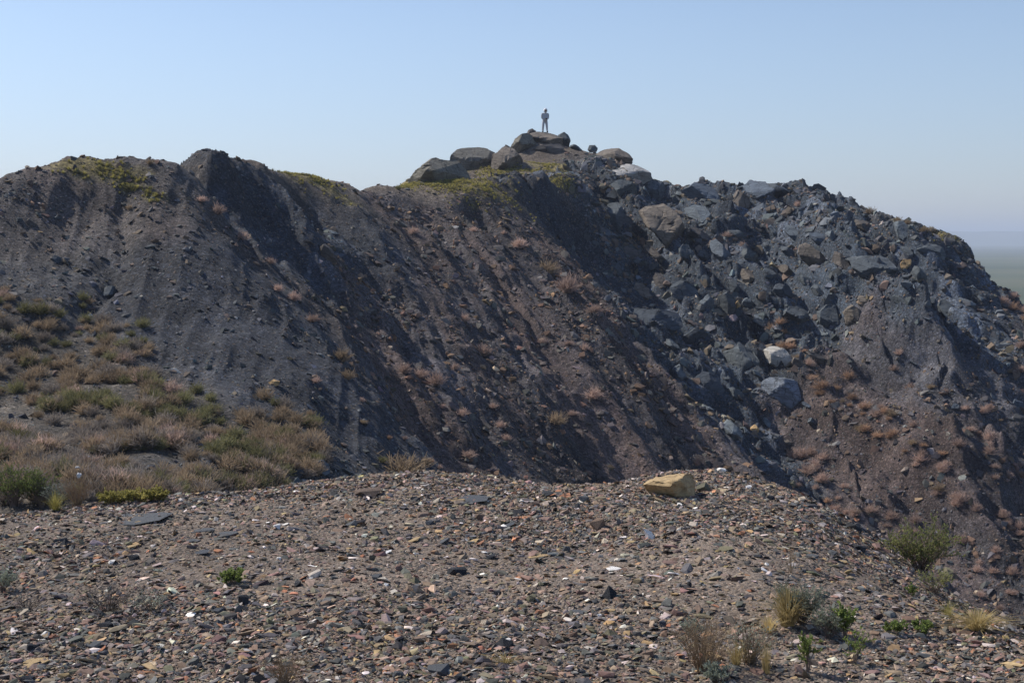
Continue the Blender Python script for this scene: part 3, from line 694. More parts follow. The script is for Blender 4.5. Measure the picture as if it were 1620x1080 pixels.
# ---- grass patches and low scrub (ground cover)
gp = []; 
for (px, py, a, b), x0, y0 in zip(GRASSY, gx, gy):
    m = int(340*a*b) + 14; q = RN.normal(0, .55, (m, 2))*[a, b*1.5] + [x0, y0]; gp.append(q)
gp = np.concatenate(gp); x, y = gp[:, 0], gp[:, 1]
keep = RN.random(len(x)) < np.clip(.6+2.0*fbm(x/.8, y/.8, 3, 501), .05, 1); x = x[keep]; y = y[keep]
sz = RN.uniform(.05, .15, len(x))
scatter('grass', TUFT['yellow']+TUFT['olive'], np.stack([x, y, H(x, y)-.01], 1), np.stack([0*x, 0*x, RN.uniform(0, 6.28, len(x))], 1),
        np.repeat(sz[:, None], 3, 1), vid=RN.choice(4, len(x), p=[.4, .35, .15, .1]), label='yellow-green grass on the flat shoulders of the ridge')
def scatter_poly(n, poly):
    xs = [p[0] for p in poly]; ys = [p[1] for p in poly]; out = []
    while len(out) < n:
        px = R.uniform(min(xs), max(xs)); py = R.uniform(min(ys), max(ys)); ins = False; j = len(poly)-1
        for i in range(len(poly)):
            if (poly[i][1] > py) != (poly[j][1] > py) and px < (poly[j][0]-poly[i][0])*(py-poly[i][1])/(poly[j][1]-poly[i][1])+poly[i][0]: ins = not ins
            j = i
        if ins: out.append((px, py))
    return out
SCR = scatter_poly(1000, [(-60,670),(60,660),(110,600),(190,640),(300,655),(420,655),(500,672),(510,700),(430,755),(400,790),(-60,800)]) + scatter_poly(130, [(-20,440),(150,470),(250,560),(240,640),(120,660),(-20,650)]) + scatter_poly(170, [(150,540),(260,600),(420,625),(500,660),(520,740),(420,795),(380,700),(140,640)])
hx, hy, hz, ok = hit([p[0] for p in SCR], [p[1] for p in SCR], 13.5)
hx = hx[ok]; hy = hy[ok]; hz = hz[ok]
kp = RN.random(len(hx)) < np.clip(.58 + 2.8*fbm(hx/1.6, hy/1.6, 3, 891), .12, 1); hx = hx[kp]; hy = hy[kp]; hz = hz[kp]
kinds = SHR['tan']+SHR['olive']+SHR['pink']+SHR['grey']
pn = fbm(hx/2.5, hy/2.5, 3, 881)
base = np.where(pn > .2, 3, np.where(pn < -.2, 9, 0)); base = np.where(RN.random(len(hx)) < .6, RN.choice([0, 3, 6, 9], len(hx), p=[.50, .18, .10, .22]), base)
sz = RN.uniform(.13, .34, len(hx))
scatter('undergrowth', kinds, np.stack([hx, hy, hz-.02], 1), np.stack([0*hx, 0*hx, RN.uniform(0, 6.28, len(hx))], 1), np.stack([sz*1.1, sz*1.1, sz*1.25], 1), vid=base+RN.randint(0, 3, len(hx)),
        label='tangle of low dry scrub at the foot of the slope')

# ================================================================== single rocks
LAND = []          # landmarks that labels point to: (words, px, py)
def place(me, mat, px, py, wpx, hpx, name, roll=0.0, yaw=None, sink=.25, t0=3.0, depth=None, zflat=.7):
    x, y, z, ok = hit(px, py, t0)
    x, y, z = float(x[0]), float(y[0]), float(z[0]); s = (y*CT - z*ST)/F
    o = link(name, with_mat(me, mat))
    rx = wpx*s*.52; rz = max(hpx*s*.52, .002)/zflat
    ry = depth*s*.5 if depth else (rx*.8 + rz*.2)
    o.scale = (rx, ry, rz)
    up = hpx*s*.5*(1-2*sink)
    o.location = (x, y+ry*.35, z + up*.4)
    o.rotation_euler = Euler((0, -math.radians(roll), 0))
    if yaw is not None: o.rotation_euler = Euler((0, -math.radians(roll), math.radians(yaw)), 'XYZ')
    return o

def outline_rock(name, mat, outline, Y=None, thick=1.5, lean=0.0, seed=1, bulge=.22, push=0.0, rough=.07, sub=3, t0=20):
    """a boulder with this silhouette from the photograph: real size at its own distance, rounded front, full depth behind.
       lean: metres the top stands further away than the foot"""
    ys = [p[1] for p in outline]; xs = [p[0] for p in outline]; cx = sum(xs)/len(xs); cy = sum(ys)/len(ys)
    X_, Y_, Z_, ok = hit([cx, cx, cx], [cy, cy + .3*(max(ys)-cy), cy + .7*(max(ys)-cy)], t0)
    if Y is None: Y = float(Y_[2]) + .1*thick
    elif ok[1] and abs(float(Y_[1])-Y) < 16: Y = float(Y_[2]) + .12*thick
    elif ok[2]: Y = float(Y_[2]) + .12*thick
    Y -= push
    hh = max(max(ys)-min(ys), 1)
    ol2 = []
    rj = random.Random(seed+3)
    for i, p in enumerate(outline):
        q = outline[(i+1) % len(outline)]; L_ = math.hypot(q[0]-p[0], q[1]-p[1]); ol2.append(p)
        t = rj.uniform(.35, .65); k_ = rj.uniform(-.07, .07)*L_
        ol2.append((p[0]+(q[0]-p[0])*t - (q[1]-p[1])/L_*k_, p[1]+(q[1]-p[1])*t + (q[0]-p[0])/L_*k_))
    outline = ol2
    def ring(sc, dy, lst=None):
        lst = outline
        out = []
        for p in lst:
            qx = cx+(p[0]-cx)*sc; qy = cy+(p[1]-cy)*sc
            out.append(Vector(P(qx, qy, Y + lean*(cy-qy)/hh)) + Vector((0, dy, 0)))
        return out
    rr = random.Random(seed); tilt = rr.uniform(-.3, .3)
    bm = bmesh.new()
    rr_ = [ring(.50, -bulge*thick*1.05), ring(.90, -bulge*thick*.85), ring(1.0, -bulge*thick*.25), ring(.98, thick*.5), ring(.75, thick)]; tz = rr.uniform(-.45, .15)
    vs = []
    for k, rg_ in enumerate(rr_):
        vs.append([bm.verts.new(v + Vector((0, ((tilt*(v.x-rg_[0].x)*.8 + tz*(v.z-rg_[0].z)*.5) if k < 2 else 0), 0))) for v in rg_])
    n_ = len(outline)
    for a, b in zip(vs, vs[1:]):
        for i in range(n_): bm.faces.new((a[i], a[(i+1) % n_], b[(i+1) % n_], b[i]))
    bm.faces.new(vs[0]); bm.faces.new(list(reversed(vs[-1])))
    bmesh.ops.triangulate(bm, faces=bm.faces)
    bmesh.ops.subdivide_edges(bm, edges=bm.edges, cuts=sub, use_grid_fill=True)
    bmesh.ops.recalc_face_normals(bm, faces=bm.faces); bm.normal_update()
    co = np.array([v.co[:] for v in bm.verts]); s = (Y/F)*hh
    f1 = 1.1/max(s, .02)
    a_ = co[:, 0]*f1+co[:, 1]*f1*.6+seed*3.1; b_ = co[:, 2]*f1-co[:, 1]*f1*.5
    ctr = (co.max(0)+co.min(0))/2; ext = (co.max(0)-co.min(0))/2
    u0 = (co-ctr)/ext
    cc = joint(u0, seed, 7, .06, .10, .06, (1.2, .8, 2.0)); cc[:, 0] = cc[:, 0]*.4 + u0[:, 0]*.6; cc[:, 2] = cc[:, 2]*.4 + u0[:, 2]*.6     # keep the outline
    rc_ = np.random.RandomState(seed+2)
    for _ in range(9):      # flat broken faces on the front and the top
        dv = np.array([rc_.normal(0, .55), -abs(rc_.normal(.8, .25)), rc_.normal(.1, .6)]); dv /= np.linalg.norm(dv); o_ = rc_.uniform(.50, .82)*(cc@dv).max()
        yn = (o_ - dv[0]*cc[:, 0] - dv[2]*cc[:, 2])/dv[1]; m_ = cc@dv > o_; cc[:, 1] = np.where(m_, np.minimum(yn, .75), cc[:, 1])
    cc = cc*ext + ctr
    for v, q in zip(bm.verts, cc): v.co = q
    bm.normal_update(); co = cc
    d = (fbm(a_*1.3, b_*1.3, 3, seed)*.35 + .25*ridged(a_*2.2, b_*2.2, 2, seed+4))*rough*s
    # bedding steps
    d += rough*s*.35*(np.floor((a_*.6+b_*1.6)*2.2) % 2 - .5)*.6
    nn = [v.normal.copy() for v in bm.verts]
    for v, q, k in zip(bm.verts, nn, d): v.co += q*float(k)
    c0 = sum((v.co for v in bm.verts), Vector())/len(bm.verts)
    zmin = min(v.co.z for v in bm.verts); o0 = Vector((c0.x, c0.y, zmin))
    for v in bm.verts: v.co -= o0
    me = bpy.data.meshes.new(name); bm.to_mesh(me); bm.free(); me.materials.append(mat)
    o = link(name, me); o.location = o0
    return o

#  (outline, colour, Y, thickness, lean, label)
BIG = [
 ([(636,292),(650,275),(664,264),(680,252),(690,249),(710,252),(722,250),(732,262),(742,280),(728,294),(690,298),(642,298)], 'olive', 95, 3.5, 3.0, 'low dark slab-sided boulder, outermost in the row of rocks along the grassy skyline'),
 ([(708,262),(713,244),(722,236),(744,233),(765,234),(780,239),(794,248),(798,266),(786,276),(750,280),(716,276)], 'olive', 99, 3.5, 2.6, 'long flat-topped grey boulder on the skyline above the grass, beside the dark slab-sided one'),
 ([(776,262),(780,244),(790,238),(800,226),(810,232),(818,240),(828,250),(830,268),(800,276),(778,274)], 'brown', 103, 3, 2.2, 'upright lichened boulder with a pointed top just below the summit block'),
 ([(836,222),(838,209),(850,205),(866,204),(880,206),(889,211),(893,226),(880,240),(850,243),(838,236)], 'brown', 109.3, 5.0, 1.0, 'flat-topped summit block that the person stands on'),
 ([(804,246),(810,228),(814,219),(824,213),(833,210),(841,212),(850,226),(850,244),(822,252)], 'olive', 109.0, 4.0, .8, 'lichened shoulder block sloping away beside the flat-topped summit block'),
 ([(829,222),(836,206),(842,203),(848,207),(850,220),(840,226)], 'brown', 108.8, 1.2, .2, 'small pointed rock on top of the lichened shoulder block'),
 ([(842,236),(856,229),(872,226),(886,226),(894,233),(890,244),(864,247),(846,245)], 'brown', 107.2, 1.6, .4, 'low fractured block at the foot of the summit block'),
 ([(880,224),(884,213),(892,209),(899,213),(903,223),(901,232),(888,236)], 'slate', 107.3, 2.4, .5, 'dark split rock at the end of the summit block'),
 ([(902,230),(908,228),(916,231),(922,236),(914,240),(903,238)], 'slate', 106, 1.0, 0, 'low dark rock just down from the dark split one on the skyline'),
 ([(930,236),(933,229),(942,229),(946,234),(944,240),(933,241)], 'slate', 105, 1.0, 0, 'small dark block perched alone on the skyline below the summit'),
 ([(946,240),(962,232),(980,233),(993,241),(1002,252),(1000,262),(975,262),(950,254)], 'brown', 103, 4, 1.0, 'humped brown-grey crag on the skyline between the summit and the pale domed boulder'),
 ([(960,270),(972,261),(992,258),(1012,260),(1030,270),(1036,282),(1022,290),(1000,290),(985,286),(965,282)], 'pale', 96, 3.0, 1.2, 'pale domed boulder with an ochre crust and a whitish scar'),
 ([(966,290),(984,281),(1000,286),(1008,295),(1009,308),(995,316),(980,310)], 'slate', 92.5, 2.0, 0, 'dark blocky rock tucked under the pale domed boulder'),
 ([(1012,300),(1030,284),(1050,288),(1056,300),(1048,318),(1030,325),(1014,318)], 'blue', 93.5, 2.0, .8, 'blue-grey jointed block between the pale domed boulder and the big leaning slab'),
 ([(1013,334),(1030,326),(1050,321),(1060,328),(1075,340),(1086,362),(1092,395),(1086,402),(1058,392),(1040,374),(1024,360)], 'brown', 88, 2.0, 3.5, 'big smooth slab leaning out over a black overhang on the rocky slope'),
 ([(1081,300),(1100,288),(1125,291),(1138,305),(1140,325),(1120,328),(1095,318)], 'blue', 93, 3, 1.2, 'blue-grey crag on the skyline where the ridge steps down past the leaning slab'),
 ([(1085,330),(1100,322),(1118,326),(1130,345),(1128,360),(1108,352),(1090,342)], 'blue', 88, 2, 1.0, 'blue-grey block beside the upper edge of the leaning slab'),
 ([(1145,335),(1160,318),(1170,300),(1186,312),(1192,330),(1182,345),(1160,347)], 'brown', 90, 2.5, .5, 'pyramid-shaped rock with an ochre crest and a dark face'),
 ([(1178,294),(1192,284),(1212,288),(1226,302),(1234,320),(1218,331),(1200,328),(1186,314)], 'blue', 90, 2.8, 2.2, 'large tilted blue-grey slab on the skyline with a smooth lit face'),
 ([(1210,288),(1228,290),(1250,300),(1262,312),(1248,320),(1232,312)], 'slate', 91, 2, 1.4, 'thin dark slab on the skyline behind the large tilted one'),
 ([(1215,340),(1232,326),(1246,330),(1245,345),(1228,354),(1214,352)], 'blue', 86.5, 1.6, .6, 'grey block lying just below the large tilted skyline slab'),
 ([(1235,505),(1243,494),(1254,486),(1275,486),(1292,492),(1290,508),(1272,520),(1258,522),(1244,514)], 'slate', None, 1.8, -1.2, 'dark undercut boulder with a thin lit rim, standing above the strip of pink bushes'),
 ([(1298,495),(1312,483),(1332,484),(1342,500),(1335,520),(1312,524),(1300,512)], 'slate', None, 1.6, -.4, 'rough dark block beside the undercut boulder with the lit rim'),
 ([(1340,495),(1352,484),(1366,492),(1368,508),(1354,522),(1342,514)], 'brown', None, 1.4, 0, 'brown-grey rock, smallest of the row with the undercut boulder'),
 ([(1355,408),(1372,405),(1400,405),(1424,408),(1422,428),(1405,442),(1385,448),(1368,438),(1356,424)], 'slate', None, 2.4, -1.2, 'large dark cracked boulder next to the orange block'),
 ([(1356,398),(1362,386),(1382,383),(1392,396),(1388,406),(1362,408)], 'slate', None, 1.6, .3, 'dark rock resting on top of the large cracked boulder'),
 ([(1425,416),(1430,410),(1441,410),(1446,420),(1446,430),(1434,432),(1426,430)], 'ochre', None, .9, .1, 'small bright orange block beside the large dark cracked boulder'),
 ([(1455,395),(1475,385),(1500,392),(1505,405),(1495,412),(1470,406)], 'slate', None, 1.6, -.4, 'wide low dark ledge of rock near the end of the ridge'),
 ([(1418,352),(1430,350),(1445,368),(1452,382),(1442,390),(1426,376)], 'blue', None, 1.2, 1.0, 'tilted blue-grey slab under the grassy edge at the far end of the ridge'),
 ([(1475,418),(1492,414),(1504,420),(1500,432),(1484,432)], 'slate', None, 1.0, 0, 'grey block below the wide low ledge near the ridge end'),
 ([(1496,440),(1504,432),(1512,440),(1506,448),(1497,446)], 'brown', None, .8, 0, 'small round rock on the slope below the ridge end'),
 ([(1519,402),(1530,396),(1542,404),(1544,410),(1530,412)], 'brown', None, .8, 0, 'pale-capped rock on the skyline where the ridge drops to the plain'),
 ([(980,402),(994,390),(1012,396),(1028,410),(1020,432),(1000,428),(985,415)], 'brown', 83.5, 1.8, -.4, 'brown ribbed block below the overhang of the leaning slab'),
 ([(1018,388),(1026,384),(1045,402),(1068,428),(1072,436),(1062,432),(1040,410)], 'brown', 83.5, .7, .6, 'long narrow rock blade slanting below the leaning slab'),
 ([(1004,455),(1008,447),(1020,450),(1042,466),(1048,474),(1034,482),(1014,484),(1004,474)], 'brown', 79.5, 1.3, .5, 'tan-topped block with a dark face on the shaded slope'),
 ([(985,495),(1000,488),(1025,490),(1048,492),(1080,500),(1082,515),(1060,528),(1030,532),(1005,525),(990,512)], 'slate', 78.5, 3.0, -1.0, 'massive dark ledge with a pale patch on its upper corner'),
 ([(1000,492),(1012,487),(1024,492),(1024,500),(1008,500)], 'pale', 77.2, .5, .5, 'whitish stone sitting on the corner of the massive dark ledge'),
 ([(1140,470),(1152,462),(1162,470),(1164,495),(1155,512),(1144,500)], 'slate', None, 1.2, -.3, 'upright dark rounded rock with a tan chip beside it'),
 ([(1165,478),(1170,474),(1173,486),(1169,492),(1165,488)], 'ochre', None, .4, 0, 'narrow tan chip standing beside the upright dark rock'),
 ([(1212,555),(1225,550),(1243,552),(1254,566),(1256,574),(1246,590),(1238,593),(1228,580),(1216,574)], 'pale', 73.5, 1.6, .8, 'whitish-grey fractured block, upper of the pair in the shaded gully'),
 ([(1212,610),(1226,601),(1252,603),(1268,606),(1270,630),(1283,660),(1276,666),(1252,652),(1224,656),(1210,640)], 'bluewhite', 71.8, 2.2, -1.0, 'large bluish white-streaked block, lower of the pair in the shaded gully'),
 ([(1150,560),(1180,545),(1200,560),(1212,590),(1195,602),(1165,590)], 'slate', 75.5, 2.2, -.6, 'broad dark rock face in the gully beside the whitish fractured block'),
 ([(1180,640),(1192,622),(1212,626),(1216,642),(1200,654),(1184,650)], 'slate', 72.0, 1.4, 0, 'dark wedge of rock at the foot of the large bluish block'),
 ([(1140,680),(1155,666),(1175,684),(1179,694),(1160,699),(1144,693)], 'blue', 69.0, 1.3, .3, 'slate-blue rounded boulder low down in the shaded gully'),
 ([(1188,678),(1196,672),(1204,680),(1200,686),(1190,685)], 'ochre', 69.5, .6, 0, 'small tan stone near the slate-blue boulder in the gully'),
 ([(1100,600),(1118,590),(1140,598),(1148,620),(1130,634),(1106,622)], 'slate', 73.0, 1.5, 0, 'grey faceted block in the gully just above the crest of the brown spur'),
 ([(1275,556),(1290,558),(1318,574),(1328,582),(1318,586),(1295,574)], 'brown', None, .8, .4, 'long tan slab lying among the pink bushes'),
 ([(1082,532),(1100,520),(1122,528),(1128,548),(1108,556),(1088,548)], 'slate', 76.5, 1.6, 0, 'dark block below the tan-topped block on the shaded slope'),
 ([(1060,455),(1080,442),(1100,452),(1108,470),(1090,480),(1066,470)], 'slate', 81, 1.4, 0, 'dark angular rock between the narrow blade and the upright rounded rock'),
 ([(1108,478),(1122,466),(1134,476),(1130,494),(1114,496)], 'blue', 79.5, 1.0, 0, 'blue-grey angular rock beside the upright dark rounded rock'),
 ([(422,606),(432,600),(442,604),(440,610),(430,612)], 'ochre', None, .3, 0, 'lone tan stone on the smooth dark shoulder of the spoil heap'),
 ([(452,568),(458,564),(463,568),(459,571)], 'ochre', None, .15, 0, 'small rusty chip above the lone tan stone on the dark shoulder'),
 ([(502,395),(512,385),(526,398),(530,415),(512,420),(503,410)], 'brown', None, 1.0, .4, 'tan lump of rock jutting from the dark inner face'),
 ([(76,345),(86,340),(97,346),(95,352),(80,352)], 'slate', None, .6, 0, 'dark slab sticking out of the upper slope of the rounded hill'),
 ([(77,410),(84,404),(94,409),(92,418),(80,417)], 'slate', None, .5, 0, 'squarish dark boulder mid-way down the rounded hill'),
 ([(157,462),(162,452),(175,452),(178,466),(168,474),(158,470)], 'slate', None, .6, 0, 'pair-like dark split boulder above the low scrub on the rounded hill'),
 ([(192,535),(200,530),(202,536),(196,541)], 'slate', None, .3, 0, 'small dark stone among the green bushes on the rounded hill'),
 ([(24,273),(27,269),(37,271),(36,275),(26,275)], 'slate', None, .5, 0, 'small dark stone alone on the skyline of the rounded hill'),
 ([(490,745),(495,733),(508,730),(518,738),(520,750),(505,757),(492,755)], 'blue', None, .5, 0, 'blue-green shale lump at the foot of the slope behind the gravel mound'),
]
for i, (ol, c, Y, th_, lean, lab) in enumerate(BIG):
    o = outline_rock('boulder', ROCKM[c], ol, Y, th_, lean, 900+i*7, push=0)
    tag(o, lab, 'boulder')
    LAND.append((ol[0][0], ol[0][1]))

# numbered neighbours: labels made from where a rock or bush lies, in words one can follow
def ordinal(k): return ['nearest', 'second nearest', 'third nearest', 'fourth nearest', 'fifth nearest', 'sixth nearest', 'seventh nearest', 'eighth nearest', 'ninth nearest', 'tenth nearest', 'eleventh nearest', 'twelfth nearest', 'thirteenth nearest', 'fourteenth nearest'][k]
def assign_labels(items, marks, cat, group):
    """items: (object, words, px, py). The label names the closest landmark and the rank among alike ones there."""
    seen = {}
    for o, wd, px, py in items:
        best = min(marks, key=lambda m: (m[1]-px)**2+(m[2]-py)**2*1.3)
        dx, dy = px-best[1], py-best[2]
        rel = ('above' if dy < 0 else 'below') if abs(dy) > abs(dx)*.7 else 'level with'
        seen.setdefault((wd, rel, best[0]), []).append((dx*dx+dy*dy, o))
    for (wd, rel, mk), lst in seen.items():
        lst.sort(key=lambda q: q[0])
        for k, (_, o) in enumerate(lst):
            lab = f'{wd} {rel} {mk}' if len(lst) == 1 else f'{wd} {rel} {mk}, {ordinal(min(k, 13))}'
            tag(o, lab, cat, group)

HM = [('the summit block', 856, 222), ('the pale domed boulder', 998, 274), ('the leaning slab', 1052, 360), ('the pyramid-shaped rock', 1168, 330), ('the tilted skyline slab', 1206, 308),
      ('the undercut boulder', 1265, 505), ('the cracked boulder', 1390, 425), ('the orange block', 1436, 420), ('the low ridge-end ledge', 1480, 400), ('the massive dark ledge', 1035, 510),
      ('the tan-topped block', 1024, 466), ('the upright dark rock', 1153, 488), ('the whitish fractured block', 1234, 570), ('the bluish streaked block', 1248, 634), ('the slate-blue gully boulder', 1160, 684),
      ('the long tan slab', 1302, 570), ('the olive-brown lower rib', 1585, 760), ('the ridge end', 1540, 405), ('the lone tan stone', 432, 606), ('the tan jutting lump', 515, 403), ('the dark split boulder', 168, 464),
      ('the dark peaked knob', 340, 240), ('the brown spur crest', 900, 445), ('the brown ochre bush', 640, 705), ('the gravel crest', 900, 740), ('the leafy bush', 1450, 820), ('the far slope end', 1605, 930), ('the falling gravel crest', 1340, 800), ('the long bush strip', 1425, 720)]
used = [(sum(q[0] for q in b[0])/len(b[0]), sum(q[1] for q in b[0])/len(b[0]), (max(q[0] for q in b[0])-min(q[0] for q in b[0]))/2) for b in BIG]
items = []
def slab_outline(px, py, L_, W_, ang, rr):
    pts_ = []; a = math.radians(ang)
    for t, wv in [(-1, -.25), (-.72, -.9), (-.1, -1), (.55, -.85), (1, -.35), (.92, .45), (.4, .95), (-.35, 1), (-.85, .6)]:
        x_ = (t+rr.gauss(0, .07))*L_/2; y_ = (wv+rr.gauss(0, .12))*W_/2
        pts_.append((px + x_*math.cos(a) - y_*math.sin(a), py + x_*math.sin(a) + y_*math.cos(a)))
    return pts_
rs_ = random.Random(5); k = 0
for px, py in scatter_poly(400, [(1000,290),(1240,300),(1340,340),(1440,370),(1530,410),(1570,520),(1400,500),(1270,560),(1290,690),(1220,720),(1130,660),(1010,520),(960,400)]):
    L_ = rs_.uniform(22, 62)*(1 if rs_.random() < .5 else .7); W_ = L_*rs_.uniform(.28, .6)
    if k >= 62: break
    if any(math.hypot(px-u[0], py-u[1]) < (u[2]+L_*.5)*.72 for u in used): continue
    used.append((px, py, L_*.42)); c = rs_.choice(['slate', 'slate', 'blue', 'blue', 'brown'])
    o = outline_rock('boulder', ROCKM[c], slab_outline(px, py, L_, W_, rs_.uniform(22, 58), rs_), None, L_*.035*rs_.uniform(.6, 1.1), L_*.012, 3000+k*5, rough=.06, sub=2); k += 1
    items.append((o, f"{'long' if L_ > 36 else 'short'} {dict(slate='dark grey', blue='blue-grey', brown='brown-grey')[c]} tilted slab", px, py))
ZONES = [ # (polygon, how many, min px, max px, colour weights)
 ([(935,260),(1080,300),(1240,300),(1360,350),(1440,370),(1530,400),(1545,470),(1480,520),(1350,480),(1200,470),(1290,620),(1290,720),(1200,700),(1060,540),(960,420)], 60, 8, 22, 'slate slate blue blue brown'),
 ([(1330,430),(1560,460),(1620,560),(1620,700),(1480,640),(1340,560)], 26, 8, 20, 'slate blue brown'),
 ([(1290,700),(1620,880),(1620,960),(1300,790)], 14, 8, 16, 'slate brown'),
 ([(20,330),(240,330),(260,470),(60,520)], 22, 7, 14, 'slate slate brown ochre'),
 ([(450,340),(760,420),(1100,700),(700,730)], 34, 7, 13, 'slate brown blue')]
NM = {'slate': 'dark grey', 'blue': 'blue-grey', 'brown': 'brown-grey', 'ochre': 'tan'}
for poly, n, a, b, cw in ZONES:
    k = 0
    for px, py in scatter_poly(n*3, poly):
        if k >= n: break
        s = a + (b-a)*R.random()**2.8
        if any(math.hypot(px-u[0], py-u[1]) < u[2]+s*.5 for u in used): continue
        used.append((px, py, s*.5)); k += 1
        c = R.choice(cw.split()); me = R.choice(BOULDERS)
        o = place(me, ROCKM[c], px, py, s*R.uniform(1.05, 1.6), s*R.uniform(.55, .95), 'boulder', roll=R.uniform(-55, -5), yaw=R.uniform(-60, 60), t0=13)
        items.append((o, f"{'mid-sized' if s > (14 if a > 8 else 10) else 'small'} {NM[c]} angular rock", px, py))
assign_labels(items, HM, 'rock', 'loose rocks on the hillside')

